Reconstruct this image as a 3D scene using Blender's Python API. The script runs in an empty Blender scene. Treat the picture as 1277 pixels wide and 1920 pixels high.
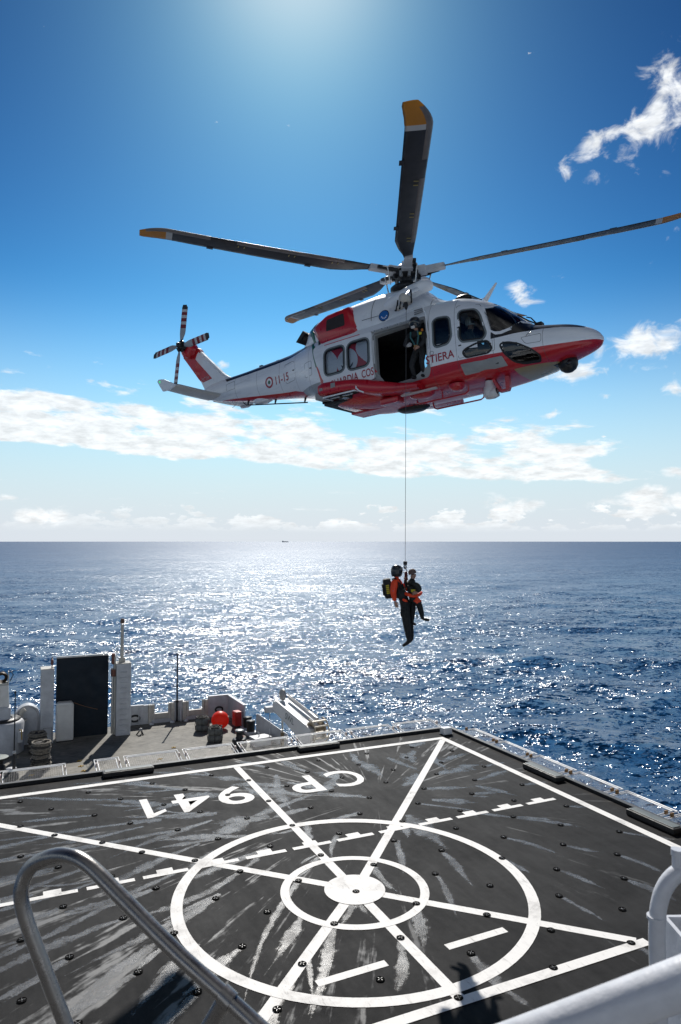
import bpy, bmesh, math, random
import numpy as np
from mathutils import Vector, Matrix

random.seed(7)
rng = np.random.default_rng(7)
SC = bpy.context.scene
COL = SC.collection
R = math.radians

# ------------------------------------------------------------------ camera
EYE = 6.85                                   # eye height above the flight deck (deck is z = 0)
cam_d = bpy.data.cameras.new('camera')
cam_d.sensor_fit = 'VERTICAL'
cam_d.sensor_height = 36.0
cam_d.lens = 1324.0 / 1920.0 * 36.0
cam_d.clip_start = 0.05
cam_d.clip_end = 60000
cam_d.dof.use_dof = True
cam_d.dof.focus_distance = 18.0
cam_d.dof.aperture_fstop = 8.0
cam = bpy.data.objects.new('camera', cam_d)
COL.objects.link(cam)
cam.location = (0, 0, EYE)
cam.rotation_euler = (R(90) + math.atan(55.0 / 1324.0), 0, 0)
SC.camera = cam

# ------------------------------------------------------------------ sun, sky, exposure
SUN_VEC = Vector((-0.064, 1.0, 0.885)).normalized()      # towards the sun
SUN_EL = math.asin(SUN_VEC.z)
SUN_AZ = math.atan2(SUN_VEC.x, SUN_VEC.y)               # clockwise from +Y
sun_d = bpy.data.lights.new('sun', 'SUN')
sun_d.energy = 4.9
sun_d.angle = R(0.55)
sun_d.color = (1.0, 0.955, 0.89)
sun = bpy.data.objects.new('sun', sun_d)
COL.objects.link(sun)
sun.rotation_euler = SUN_VEC.to_track_quat('Z', 'Y').to_euler()
sun.location = SUN_VEC * 200

SC.view_settings.view_transform = 'Standard'
SC.view_settings.look = 'None'
SC.view_settings.gamma = 1.0
SC.view_settings.exposure = 0.0
SC.view_settings.use_curve_mapping = False
SC.render.engine = 'CYCLES'
SC.cycles.max_bounces = 7
SC.cycles.transparent_max_bounces = 12
SC.cycles.caustics_reflective = True
SC.cycles.blur_glossy = 1.0
SC.cycles.caustics_refractive = False
SC.cycles.sample_clamp_indirect = 1.5
SC.cycles.use_denoising = True
SC.cycles.denoiser = 'OPENIMAGEDENOISE'
SC.cycles.denoising_prefilter = 'ACCURATE'
SC.cycles.denoising_input_passes = 'RGB_ALBEDO_NORMAL'


# ------------------------------------------------------------------ node helper
class NT:
    def __init__(self, tree):
        self.t = tree
        self.n = tree.nodes
        self.l = tree.links

    def new(self, typ, **kw):
        nd = self.n.new(typ)
        for k, v in kw.items():
            setattr(nd, k, v)
        return nd

    def put(self, sock, v):
        if v is None:
            return
        if isinstance(v, bpy.types.NodeSocket):
            self.l.new(v, sock)
        else:
            sock.default_value = v

    def math(self, op, a, b=None, c=None, clamp=False):
        nd = self.new('ShaderNodeMath', operation=op, use_clamp=clamp)
        self.put(nd.inputs[0], a)
        self.put(nd.inputs[1], b)
        self.put(nd.inputs[2], c)
        return nd.outputs[0]

    def add(self, a, b): return self.math('ADD', a, b)
    def sub(self, a, b): return self.math('SUBTRACT', a, b)
    def mul(self, a, b): return self.math('MULTIPLY', a, b)

    def smooth(self, v, lo, hi, a=0.0, b=1.0):
        nd = self.new('ShaderNodeMapRange', interpolation_type='SMOOTHSTEP')
        self.put(nd.inputs[0], v); self.put(nd.inputs[1], lo); self.put(nd.inputs[2], hi)
        self.put(nd.inputs[3], a); self.put(nd.inputs[4], b)
        return nd.outputs[0]

    def lin(self, v, lo, hi, a=0.0, b=1.0):
        nd = self.new('ShaderNodeMapRange')
        self.put(nd.inputs[0], v); self.put(nd.inputs[1], lo); self.put(nd.inputs[2], hi)
        self.put(nd.inputs[3], a); self.put(nd.inputs[4], b)
        return nd.outputs[0]

    def noise(self, vec, scale, detail=4, rough=0.55, dist=0.0, out=0, dims='3D'):
        nd = self.new('ShaderNodeTexNoise', noise_dimensions=dims)
        self.put(nd.inputs['Vector'], vec)
        nd.inputs['Scale'].default_value = scale
        nd.inputs['Detail'].default_value = detail
        nd.inputs['Roughness'].default_value = rough
        nd.inputs['Distortion'].default_value = dist
        return nd.outputs[out]

    def sep(self, v):
        nd = self.new('ShaderNodeSeparateXYZ'); self.put(nd.inputs[0], v)
        return nd.outputs

    def comb(self, x, y, z):
        nd = self.new('ShaderNodeCombineXYZ')
        self.put(nd.inputs[0], x); self.put(nd.inputs[1], y); self.put(nd.inputs[2], z)
        return nd.outputs[0]

    def mix(self, f, a, b):
        nd = self.new('ShaderNodeMix', data_type='RGBA')
        self.put(nd.inputs['Factor'], f)
        self.put(nd.inputs[6], a); self.put(nd.inputs[7], b)
        return nd.outputs[2]

    def vmath(self, op, a, b=None, s=None):
        nd = self.new('ShaderNodeVectorMath', operation=op)
        self.put(nd.inputs[0], a)
        if b is not None: self.put(nd.inputs[1], b)
        if s is not None: self.put(nd.inputs['Scale'], s)
        return nd.outputs['Value'] if op in ('LENGTH', 'DOT_PRODUCT', 'DISTANCE') else nd.outputs['Vector']

    def curve(self, v, pts):
        """piecewise-linear curve over v given as (x, y) pairs of any range"""
        xs = [p[0] for p in pts]; ys = [p[1] for p in pts]
        x0, x1, y0, y1 = min(xs), max(xs), min(ys), max(ys)
        if y1 == y0: y1 = y0 + 1
        f = self.lin(v, x0, x1)
        nd = self.new('ShaderNodeFloatCurve')
        self.put(nd.inputs['Value'], f)
        cu = nd.mapping.curves[0]
        P = [((x - x0) / (x1 - x0), (y - y0) / (y1 - y0)) for x, y in pts]
        cu.points[0].location = P[0]; cu.points[1].location = P[-1]
        for q in P[1:-1]:
            cu.points.new(*q)
        for p in cu.points: p.handle_type = 'VECTOR'
        nd.mapping.update()
        return self.lin(nd.outputs[0], 0.0, 1.0, y0, y1)


def rgb(c, a=1.0):
    return (c[0], c[1], c[2], a)


# ------------------------------------------------------------------ world: clear marine sky with low cloud bands
world = bpy.data.worlds.new('World')
SC.world = world
world.use_nodes = True
w = NT(world.node_tree)
w.n.clear()
SKY_STRENGTH = 0.085
tc = w.new('ShaderNodeTexCoord')
D = w.vmath('NORMALIZE', tc.outputs['Generated'])
dx, dy, dz = w.sep(D)
sky = w.new('ShaderNodeTexSky', sky_type='NISHITA', sun_disc=False)
sky.sun_elevation = SUN_EL
sky.sun_rotation = SUN_AZ
sky.altitude = 10
sky.air_density = 1.0
sky.dust_density = 0.24
sky.ozone_density = 2.0
az = w.math('ARCTAN2', dx, dy)                 # radians, 0 along +Y, + to the right
el = w.math('ARCSINE', dz)
K = 57.29578
azd = w.mul(az, K)
eld = w.mul(el, K)
# cloud-sheet coordinates (a flat layer seen from below) and puff coordinates (angular)
dzc = w.math('MAXIMUM', dz, 0.012)
sx_ = w.math('DIVIDE', dx, w.add(dzc, 0.03))
sy_ = w.math('DIVIDE', dy, w.add(dzc, 0.03))
sheet = w.comb(sx_, sy_, 0.0)
ang = w.comb(azd, w.mul(eld, 1.0), 3.7)

# 1. the broad broken band 4..12 degrees up
n1 = w.noise(w.comb(w.add(w.mul(azd, 0.38), w.mul(eld, 0.34)), w.mul(eld, 1.35), 1.3), 0.66, 9, 0.62, 0.25)
n1b = w.noise(w.comb(w.mul(azd, 0.13), w.mul(eld, 0.48), 9.1), 1.0, 3, 0.5)
low_edge = w.sub(w.sub(6.15, w.mul(azd, 0.066)), w.mul(w.noise(w.comb(azd, 0.0, 4.4), 0.16, 3), 0.9))
low_edge = w.math('MAXIMUM', low_edge, 3.6)
low_edge = w.math('MINIMUM', low_edge, 7.2)
above = w.sub(eld, low_edge)
env = w.mul(w.smooth(above, -0.5, 0.5), w.smooth(above, 0.8, 8.8, 1.0, 0.0))
# the band thins out to the right of the helicopter and picks up again farther round
fade = w.smooth(azd, 15.0, 24.0, 1.0, 0.0)
fade = w.math('MAXIMUM', fade, w.mul(w.smooth(azd, 38.0, 60.0), 0.9))
thr = w.add(w.lin(env, 0.0, 1.0, 0.78, 0.30), w.mul(w.sub(0.5, n1b), 0.85))
thr = w.add(thr, w.mul(w.sub(1.0, fade), 0.30))
c1 = w.smooth(w.sub(n1, thr), -0.05, 0.14)
c1 = w.mul(c1, w.smooth(env, 0.0, 0.10))

# 2. small cumulus heads and haze just over the horizon
n2 = w.noise(w.comb(w.mul(azd, 0.8), w.mul(eld, 1.9), 6.6), 0.50, 8, 0.58)
n2b = w.noise(w.comb(w.mul(azd, 0.13), 0.0, 12.0), 1.0, 2)
top = w.lin(n2b, 0.3, 0.7, 1.9, 4.6)
c2 = w.mul(w.smooth(w.sub(n2, w.lin(w.math('DIVIDE', eld, top), 0.25, 1.1, 0.38, 0.72)), 0.0, 0.055),
           w.smooth(eld, 0.6, 1.7))
c2 = w.mul(c2, w.smooth(azd, -18.0, 0.0, 0.5, 1.0))
# one billowing head low at the far left and thin streaks above it
n2c = w.noise(w.comb(w.mul(azd, 1.0), w.mul(eld, 2.0), 2.1), 0.75, 6, 0.55)
n3 = w.noise(w.comb(w.mul(azd, 0.20), w.mul(eld, 1.5), 31.0), 0.9, 6, 0.6)
c3 = w.mul(w.smooth(n3, 0.60, 0.78), w.mul(w.smooth(eld, 1.5, 3.0), w.smooth(eld, 3.4, 5.2, 1.0, 0.0)))
c3 = w.mul(c3, 0.7)

# 3. separate puffs (angular centre, half width, half height, strength)
def px2ang(u, v):
    a = math.atan((u - 638.5) / 1324.0)
    return math.degrees(a), math.degrees(math.atan((1015.0 - v) / 1324.0 * math.cos(a)))

puffs = [(992, 545, 2.3, 1.1, .75, 0), (1050, 520, 1.7, .7, .35, 0), (1225, 640, 4.2, 1.5, 1.0, 8), (1070, 697, 3.2, .85, .9, 4),
         (1270, 728, 1.6, 1.1, .8, 0), (1040, 776, 1.1, .55, .7, 10), (1137, 739, .7, .4, .6, 0),
         (1182, 727, .8, .45, .6, 0), (1240, 205, 3.6, 2.2, .85, 25), (1125, 262, 3.4, 1.25, .9, 28), (1135, 318, 1.0, .9, .45, 0),
         (1268, 140, 2.0, 3.0, .7, 0), (1262, 310, .9, 1.1, .5, 0), (1262, 460, 1.5, 2.2, .4, 0), (1262, 885, 1.3, .6, .8, 0),
         (412, 680, .9, .55, .75, 0), (70, 970, 2.6, .95, 1.0, 0), (20, 900, 2.4, .25, .6, 0), (15, 935, 2.0, .35, .6, 0),
         (1245, 942, 4.0, 1.2, 1.0, 0), (1130, 945, 2.0, .7, .7, 0), (960, 950, 4.5, .95, .8, 0),
         (1120, 830, 2.6, .5, .55, 5), (1000, 838, 2.4, .55, .7, 8), (290, 765, 1.4, .3, .5, -6), (260, 790, 1.8, .35, .6, -6),
         (-420, 560, 6, 2.4, .9, 0), (1820, 380, 9, 4, 1.0, 15), (2200, 760, 7, 2.0, 1.0, 0), (-900, 800, 8, 2, 1, 0)]
n4 = w.noise(w.comb(azd, w.mul(eld, 1.35), 5.0), 0.46, 7, 0.58, 0.5)
cp = None
for (u, v, hw, hh, st, tl) in puffs:
    a0, e0 = px2ang(u, v)
    p = w.sub(azd, a0); q = w.sub(eld, e0)
    ct, st_ = math.cos(R(tl)), math.sin(R(tl))
    p2 = w.add(w.mul(p, ct / hw), w.mul(q, st_ / hw))
    q2 = w.sub(w.mul(q, ct / hh), w.mul(p, st_ / hh))
    d2 = w.add(w.mul(p2, p2), w.mul(q2, q2))
    g = w.mul(w.math('POWER', 2.718, w.mul(d2, -0.9)), st)
    cp = g if cp is None else w.math('MAXIMUM', cp, g)
c4 = w.smooth(w.sub(n4, w.lin(cp, 0.0, 1.0, 0.78, 0.24)), -0.03, 0.24)
c4 = w.mul(c4, w.smooth(cp, 0.03, 0.25))
# a few clouds in the rest of the sky, off to the sides and behind
n5 = w.noise(sheet, 0.33, 7, 0.6)
c5 = w.mul(w.smooth(n5, 0.52, 0.70), w.smooth(w.math('ABSOLUTE', azd), 42.0, 65.0))
c5 = w.mul(c5, w.smooth(eld, 4.0, 12.0))

cov = w.math('MAXIMUM', w.math('MAXIMUM', c1, w.mul(c2, 0.85)), w.math('MAXIMUM', c4, w.math('MAXIMUM', c5, c3)), clamp=True)
# cloud radiance: bright forward-scattering towards the sun, a little bluer in the thick parts
sund = w.vmath('DOT_PRODUCT', D, tuple(SUN_VEC))
glow = w.smooth(sund, -0.2, 0.9, 10.0, 13.0)
shade = w.noise(w.comb(w.mul(azd, 0.7), w.mul(eld, 2.2), 20.0), 0.8, 6, 0.6)
shd = w.lin(shade, 0.35, 0.65, 0.74, 1.08)
cl_val = w.mul(glow, shd)
cloud_col = w.vmath('SCALE', (0.96, 0.985, 1.0), s=cl_val)
# marine haze over the horizon
haze = w.math('POWER', w.smooth(eld, -4.0, 21.0, 1.0, 0.0), 1.15)
hz_col = w.vmath('SCALE', (0.90, 0.945, 1.0), s=w.smooth(sund, -0.2, 0.80, 7.5, 10.0))
sky_raw = w.mix(haze, sky.outputs[0], (5.5, 5.75, 8.1, 1.0))
rx_, gx_, bx_ = w.sep(sky_raw)
sky_g = w.comb(w.mul(w.math('POWER', w.mul(rx_, 0.216), 3.0), 2.3), w.mul(w.math('POWER', w.mul(gx_, 0.178), 3.0), 5.7),
               w.mul(w.math('POWER', w.mul(bx_, 0.1266), 2.8), 9.2))
aur = w.mul(w.math('POWER', w.math('MAXIMUM', sund, 0.0), 260.0), 0.5)      # aureole of scattered light round the sun
sky_g = w.mix(w.math('MINIMUM', aur, 0.8), sky_g, (10.5, 11.0, 11.6, 1.0))
sky_c = w.mix(w.mul(haze, 0.97), sky_g, hz_col)
final = w.mix(w.mul(cov, 0.90), sky_c, cloud_col)
bg = w.new('ShaderNodeBackground')
w.put(bg.inputs['Color'], final)
bg.inputs['Strength'].default_value = SKY_STRENGTH
wo = w.new('ShaderNodeOutputWorld')
w.l.new(bg.outputs[0], wo.inputs[0])
world.cycles.sampling_method = 'MANUAL'
world.cycles.sample_map_resolution = 1024


# ------------------------------------------------------------------ materials
MATS = {}


def mat(name, col, rough=0.5, metal=0.0, coat=0.0, spec=0.5, var=0.0, vscale=3.0, bump=0.0, bscale=40.0, emit=None, alpha=None, trans=0.0):
    if name in MATS: return MATS[name]
    m = bpy.data.materials.new(name)
    m.use_nodes = True
    t = NT(m.node_tree)
    b = t.n['Principled BSDF']
    b.inputs['Base Color'].default_value = rgb(col)
    b.inputs['Roughness'].default_value = rough
    b.inputs['Metallic'].default_value = metal
    b.inputs['Coat Weight'].default_value = coat
    b.inputs['Coat Roughness'].default_value = 0.08
    b.inputs['Specular IOR Level'].default_value = spec
    if trans: b.inputs['Transmission Weight'].default_value = trans
    if alpha is not None: b.inputs['Alpha'].default_value = alpha
    tcn = t.new('ShaderNodeTexCoord')
    if var:
        n = t.noise(tcn.outputs['Object'], vscale, 6, 0.62)
        f = t.lin(n, 0.3, 0.7)
        t.put(b.inputs['Base Color'], t.mix(f, rgb([c * (1 - var) for c in col]), rgb([min(1, c * (1 + var)) for c in col])))
        n2 = t.noise(tcn.outputs['Object'], vscale * 2.3, 4, 0.6)
        t.put(b.inputs['Roughness'], t.lin(n2, 0.3, 0.7, max(0.03, rough * 0.8), min(1, rough * 1.25)))
    if bump:
        n = t.noise(tcn.outputs['Object'], bscale, 5, 0.6)
        bn = t.new('ShaderNodeBump')
        bn.inputs['Strength'].default_value = bump
        bn.inputs['Distance'].default_value = 0.02
        t.put(bn.inputs['Height'], n)
        t.put(b.inputs['Normal'], bn.outputs[0])
    if emit:
        b.inputs['Emission Color'].default_value = rgb(emit[:3]); b.inputs['Emission Strength'].default_value = emit[3]
    MATS[name] = m
    return m


# ------------------------------------------------------------------ mesh builder
class MB:
    """collects vertices and faces in the object's own frame; build() links them as one mesh object"""

    def __init__(self):
        self.v = []; self.f = []; self.mi = []; self.sm = []

    def add(self, verts, faces, mi=0, smooth=False):
        o = len(self.v)
        self.v += [tuple(p) for p in verts]
        self.f += [tuple(i + o for i in f) for f in faces]
        self.mi += [mi] * len(faces); self.sm += [smooth] * len(faces)
        return self

    def box(self, x0, x1, y0, y1, z0, z1, mi=0, M=None):
        vs = [(x0, y0, z0), (x1, y0, z0), (x1, y1, z0), (x0, y1, z0), (x0, y0, z1), (x1, y0, z1), (x1, y1, z1), (x0, y1, z1)]
        if M is not None: vs = [tuple(M @ Vector(p)) for p in vs]
        return self.add(vs, [(0, 3, 2, 1), (4, 5, 6, 7), (0, 1, 5, 4), (1, 2, 6, 5), (2, 3, 7, 6), (3, 0, 4, 7)], mi)

    def bbox(self, x0, x1, y0, y1, z0, z1, bev=0.02, mi=0, M=None):
        """box with chamfered edges"""
        bm = bmesh.new()
        bmesh.ops.create_cube(bm, size=1.0)
        for q in bm.verts:
            q.co = Vector(((x0 + x1) / 2 + q.co.x * (x1 - x0), (y0 + y1) / 2 + q.co.y * (y1 - y0), (z0 + z1) / 2 + q.co.z * (z1 - z0)))
        bmesh.ops.bevel(bm, geom=list(bm.edges), offset=bev, segments=2, affect='EDGES', profile=0.6)
        return self.from_bm(bm, mi, M)

    def from_bm(self, bm, mi=0, M=None, smooth=False):
        bm.verts.index_update()
        vs = [(M @ q.co if M is not None else q.co.copy()) for q in bm.verts]
        fs = [tuple(q.index for q in fc.verts) for fc in bm.faces]
        bm.free()
        return self.add(vs, fs, mi, smooth)

    def tube(self, pts, rad, seg=10, mi=0, cap=True, closed=False, smooth=True):
        pts = [Vector(p) for p in pts]
        n = len(pts)
        rads = rad if isinstance(rad, (list, tuple)) else [rad] * n
        up = None; rings = []
        for i, p in enumerate(pts):
            if closed: t = pts[(i + 1) % n] - pts[i - 1]
            else: t = pts[min(i + 1, n - 1)] - pts[max(i - 1, 0)]
            t.normalize()
            if up is None:
                up = Vector((0, 0, 1)) if abs(t.z) < 0.9 else Vector((1, 0, 0))
            s = t.cross(up)
            if s.length < 1e-6: s = t.orthogonal()
            s.normalize(); up = s.cross(t).normalized()
            rings.append([p + rads[i] * (math.cos(2 * math.pi * k / seg) * s + math.sin(2 * math.pi * k / seg) * up) for k in range(seg)])
        vs = [q for r_ in rings for q in r_]
        fs = []
        m = n if closed else n - 1
        for i in range(m):
            j = (i + 1) % n
            for k in range(seg):
                k2 = (k + 1) % seg
                fs.append((i * seg + k, j * seg + k, j * seg + k2, i * seg + k2)[::-1])
        self.add(vs, fs, mi, smooth)
        if cap and not closed:
            self.add(rings[0], [tuple(range(seg))], mi)
            self.add(rings[-1], [tuple(range(seg))[::-1]], mi)
        return self

    def lathe(self, prof, seg=20, mi=0, M=None, smooth=True, ang=2 * math.pi):
        """prof: (radius, z) pairs about the z axis"""
        vs = []; fs = []
        full = abs(ang - 2 * math.pi) < 1e-6
        cols = seg if full else seg + 1
        for r_, z in prof:
            for k in range(cols):
                a = ang * k / seg
                vs.append((r_ * math.cos(a), r_ * math.sin(a), z))
        for i in range(len(prof) - 1):
            for k in range(seg):
                k2 = (k + 1) % cols
                fs.append((i * cols + k, i * cols + k2, (i + 1) * cols + k2, (i + 1) * cols + k))
        if M is not None: vs = [tuple(M @ Vector(p)) for p in vs]
        return self.add(vs, fs, mi, smooth)

    def prism(self, poly, lo, hi, axis='y', mi=0, M=None):
        """extrude a 2-D outline: axis 'y' -> outline in (x, z); 'z' -> (x, y); 'x' -> (y, z)"""
        def P(p, h):
            if axis == 'y': return (p[0], h, p[1])
            if axis == 'z': return (p[0], p[1], h)
            return (h, p[0], p[1])
        n = len(poly)
        vs = [P(p, lo) for p in poly] + [P(p, hi) for p in poly]
        if M is not None: vs = [tuple(M @ Vector(p)) for p in vs]
        fs = [tuple(range(n)), tuple(range(2 * n - 1, n - 1, -1))]
        for i in range(n):
            j = (i + 1) % n
            fs.append((j, i, n + i, n + j))
        return self.add(vs, fs, mi)

    def strip(self, path, width, z=0.0, mi=0, closed=False):
        """flat ribbon in the xy plane along a list of points"""
        n = len(path); vs = []; fs = []
        for i, p in enumerate(path):
            p = Vector((p[0], p[1])); 
            if closed: t = Vector(path[(i + 1) % n][:2]) - Vector(path[i - 1][:2])
            else: t = Vector(path[min(i + 1, n - 1)][:2]) - Vector(path[max(i - 1, 0)][:2])
            t.normalize(); nn = Vector((-t.y, t.x))
            wd = width[i] if isinstance(width, (list, tuple)) else width
            vs += [(p.x + nn.x * wd / 2, p.y + nn.y * wd / 2, z), (p.x - nn.x * wd / 2, p.y - nn.y * wd / 2, z)]
        for i in range(n if closed else n - 1):
            j = (i + 1) % n
            fs.append((2 * i, 2 * i + 1, 2 * j + 1, 2 * j))
        return self.add(vs, fs, mi)

    def mesh(self, name):
        me = bpy.data.meshes.new(name)
        me.from_pydata(self.v, [], self.f)
        me.polygons.foreach_set('material_index', self.mi)
        me.polygons.foreach_set('use_smooth', self.sm)
        me.update()
        return me

    def build(self, name, mats, parent=None, loc=None, rot=None, fixn=True):
        me = self.mesh(name)
        for m_ in (mats if isinstance(mats, (list, tuple)) else [mats]): me.materials.append(m_)
        if fixn: fix_normals(me)
        return link(name, me, parent, loc, rot)


def fix_normals(me):
    bm = bmesh.new(); bm.from_mesh(me)
    bmesh.ops.recalc_face_normals(bm, faces=bm.faces)
    bm.to_mesh(me); bm.free()


def link(name, me, parent=None, loc=None, rot=None):
    o = bpy.data.objects.new(name, me)
    COL.objects.link(o)
    if parent is not None: o.parent = parent
    if loc is not None: o.location = loc
    if rot is not None: o.rotation_euler = rot
    return o


def tag(o, label, cat, group=None):
    o['label'] = label; o['category'] = cat
    if group: o['group'] = group
    return o


def thing(name, label, cat, loc=(0, 0, 0), rot=(0, 0, 0), group=None):
    o = bpy.data.objects.new(name, None)
    COL.objects.link(o); o.location = loc; o.rotation_euler = rot
    o.empty_display_size = 0.3
    return tag(o, label, cat, group)


def struct(o, kind='structure'):
    o['kind'] = kind
    return o


# the ship's own frame: x = across (towards the left of the view), y = forward (towards the viewer), origin at the deck circle
DC = Vector((0.28, 14.2, 0.0))
DANG = R(204.5)
DROT = (0, 0, DANG)
_e1 = Vector((math.cos(DANG), math.sin(DANG), 0)); _e2 = Vector((-math.sin(DANG), math.cos(DANG), 0))


def dk(a, b, z=0.0):
    p = DC + _e1 * a + _e2 * b
    return Vector((p.x, p.y, z))

# ================================================================== SEA
SEA_Z = -7.6
mw = bpy.data.materials.new('sea_water'); mw.use_nodes = True
t = NT(mw.node_tree); b = t.n['Principled BSDF']
b.inputs['IOR'].default_value = 1.333
b.inputs['Specular IOR Level'].default_value = 0.5
geo = t.new('ShaderNodeNewGeometry')
pos = geo.outputs['Position']
WDIR = R(-70)                                           # direction the waves run
rot = t.new('ShaderNodeVectorRotate', rotation_type='Z_AXIS'); t.put(rot.inputs['Vector'], pos); rot.inputs['Angle'].default_value = -WDIR
wp = rot.outputs[0]                                     # x along the waves, y along the crests
cr = math.cos(WDIR); sr = math.sin(WDIR)
tot = None
warp = t.vmath('SCALE', t.vmath('SUBTRACT', t.noise(wp, 0.45, 2, out=1), (0.5, 0.5, 0.5)), s=0.9)
for (lam, st, amp, det) in ((0.15, 0.75, 0.110, 1), (0.40, 0.55, 0.140, 1), (1.0, 0.45, 0.105, 2), (3.2, 0.40, 0.062, 2), (14.0, 0.36, 0.035, 2), (70.0, 0.35, 0.018, 2)):
    v_ = t.vmath('MULTIPLY', t.vmath('ADD', wp, t.vmath('SCALE', warp, s=min(lam, 2.0))), (1.0 / lam, st / lam, 0.3))
    c_ = t.noise(v_, 1.0, det, 0.5, out=1)
    s_ = t.vmath('MULTIPLY', t.vmath('SUBTRACT', c_, (0.5, 0.5, 0.5)), (amp * 15.0, amp * 15.0 * 0.75, 0.0))
    tot = s_ if tot is None else t.vmath('ADD', tot, s_)
# gusts: patches of rougher and calmer water
gust = t.noise(t.vmath('MULTIPLY', wp, (0.012, 0.006, 0.0)), 1.0, 4, 0.6)
gust2 = t.noise(t.vmath('MULTIPLY', wp, (0.09, 0.035, 0.0)), 1.0, 3, 0.6)
gf = t.add(t.lin(gust, 0.3, 0.7, 0.62, 1.0), t.lin(gust2, 0.3, 0.7, -0.16, 0.22))
dist = t.vmath('LENGTH', pos)
logd = t.math('LOGARITHM', dist, 10.0)
# rotor wash roughens the water round the hovering helicopter
wash = t.smooth(t.vmath('LENGTH', t.vmath('SUBTRACT', pos, (4.0, 24.0, -7.6))), 18.0, 58.0, 0.42, 0.0)
wash = t.mul(wash, t.lin(t.noise(t.vmath('MULTIPLY', pos, (0.10, 0.10, 0.0)), 1.0, 3, 0.6), 0.3, 0.7, 0.4, 1.3))
gf = t.add(gf, wash)
tot = t.vmath('SCALE', tot, s=t.mul(gf, t.lin(logd, 1.8, 3.2, 1.0, 0.42)))
rot2 = t.new('ShaderNodeVectorRotate', rotation_type='Z_AXIS'); t.put(rot2.inputs['Vector'], tot); rot2.inputs['Angle'].default_value = WDIR
nrm = t.vmath('NORMALIZE', t.vmath('ADD', geo.outputs['Normal'], rot2.outputs[0]))
t.put(b.inputs['Normal'], nrm)
cn = t.noise(t.vmath('MULTIPLY', wp, (0.02, 0.01, 0.0)), 1.0, 3)
t.put(b.inputs['Base Color'], t.mix(cn, rgb((0.004, 0.040, 0.120)), rgb((0.008, 0.062, 0.165))))
t.put(b.inputs['Specular IOR Level'], t.lin(logd, 1.8, 3.2, 0.5, 0.33))
b.inputs['Specular Tint'].default_value = (0.80, 0.91, 1.0, 1.0)
t.put(b.inputs['Roughness'], t.curve(logd, [(1.4, .14), (1.8, .17), (2.3, .27), (2.8, .40), (3.3, .47), (4.7, .5)]))

fine = np.radians(np.linspace(-35, 35, 780))
coarse = np.radians(np.linspace(35, 325, 66))[1:-1]
th = np.concatenate([fine, coarse])
vv = np.concatenate([np.linspace(470, 4, 600), [3.2, 2.5, 1.9, 1.4, 1.0, .7, .45, .25]])
rr = 662.0 * (EYE - SEA_Z) / vv
NR, NTH = len(rr), len(th)
X = np.outer(rr, np.sin(th)); Y = np.outer(rr, np.cos(th))
dr = np.gradient(rr)
dth = np.where(np.abs(np.concatenate([fine, coarse])) < 0.62, fine[1] - fine[0], np.radians(4.5))
sp = np.maximum(dr[:, None], rr[:, None] * dth[None, :])
Zs = np.zeros_like(X); DX = np.zeros_like(X); DY = np.zeros_like(X)
rs = np.random.default_rng(21)
for lam in np.geomspace(0.55, 34, 74):
    lam = lam * rs.uniform(0.93, 1.07)
    ang_ = WDIR + rs.normal(0, 0.55)
    k = 2 * math.pi / lam
    slope = 0.024 * min(1.0, (lam / 1.2) ** 0.5) * (1.0 if lam < 14 else (14 / lam) ** 0.9)
    A = slope / k
    att = np.clip((lam / sp - 2.2) / 2.0, 0, 1)
    ph = k * (X * math.cos(ang_) + Y * math.sin(ang_)) + rs.uniform(0, 6.28)
    # group modulation so that crests are short and uneven
    g2 = 0.55 + 0.45 * np.sin(k * 0.17 * (X * math.cos(ang_ + 1.1) + Y * math.sin(ang_ + 1.1)) + rs.uniform(0, 6.28))
    a_ = A * att * g2 * 1.35
    Zs += a_ * np.cos(ph)
    q = 0.75 * a_ * np.sin(ph)
    DX -= q * math.cos(ang_); DY -= q * math.sin(ang_)
verts = np.stack([X + DX, Y + DY, SEA_Z + Zs], -1).reshape(-1, 3)
i_ = np.arange(NR - 1)[:, None] * NTH; j_ = np.arange(NTH)[None, :]; j2 = (np.arange(NTH) + 1) % NTH
quads = np.stack([i_ + j_, i_ + NTH + j_, i_ + NTH + j2[None, :], i_ + j2[None, :]], -1).reshape(-1, 4)
me = bpy.data.meshes.new('sea')
me.vertices.add(len(verts)); me.vertices.foreach_set('co', verts.astype(np.float32).ravel())
me.loops.add(quads.size); me.loops.foreach_set('vertex_index', quads.astype(np.int32).ravel())
me.polygons.add(len(quads)); me.polygons.foreach_set('loop_start', np.arange(0, quads.size, 4, dtype=np.int32))
me.polygons.foreach_set('use_smooth', np.ones(len(quads), bool))
me.update(calc_edges=True)
me.materials.append(mw)
sea = struct(link('sea', me))

# ================================================================== FLIGHT DECK
md = bpy.data.materials.new('deck_coating'); md.use_nodes = True
t = NT(md.node_tree); b = t.n['Principled BSDF']
tcn = t.new('ShaderNodeTexCoord'); oc = tcn.outputs['Object']
n1 = t.noise(oc, 0.55, 6, 0.6, 0.6)
n2 = t.noise(t.vmath('MULTIPLY', oc, (5.0, 0.9, 1.0)), 1.0, 5, 0.65)     # brush and wear marks running fore and aft
n3 = t.noise(oc, 7.0, 6, 0.7)
f = t.add(t.mul(n1, 0.5), t.add(t.mul(n2, 0.3), t.mul(n3, 0.2)))
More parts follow.
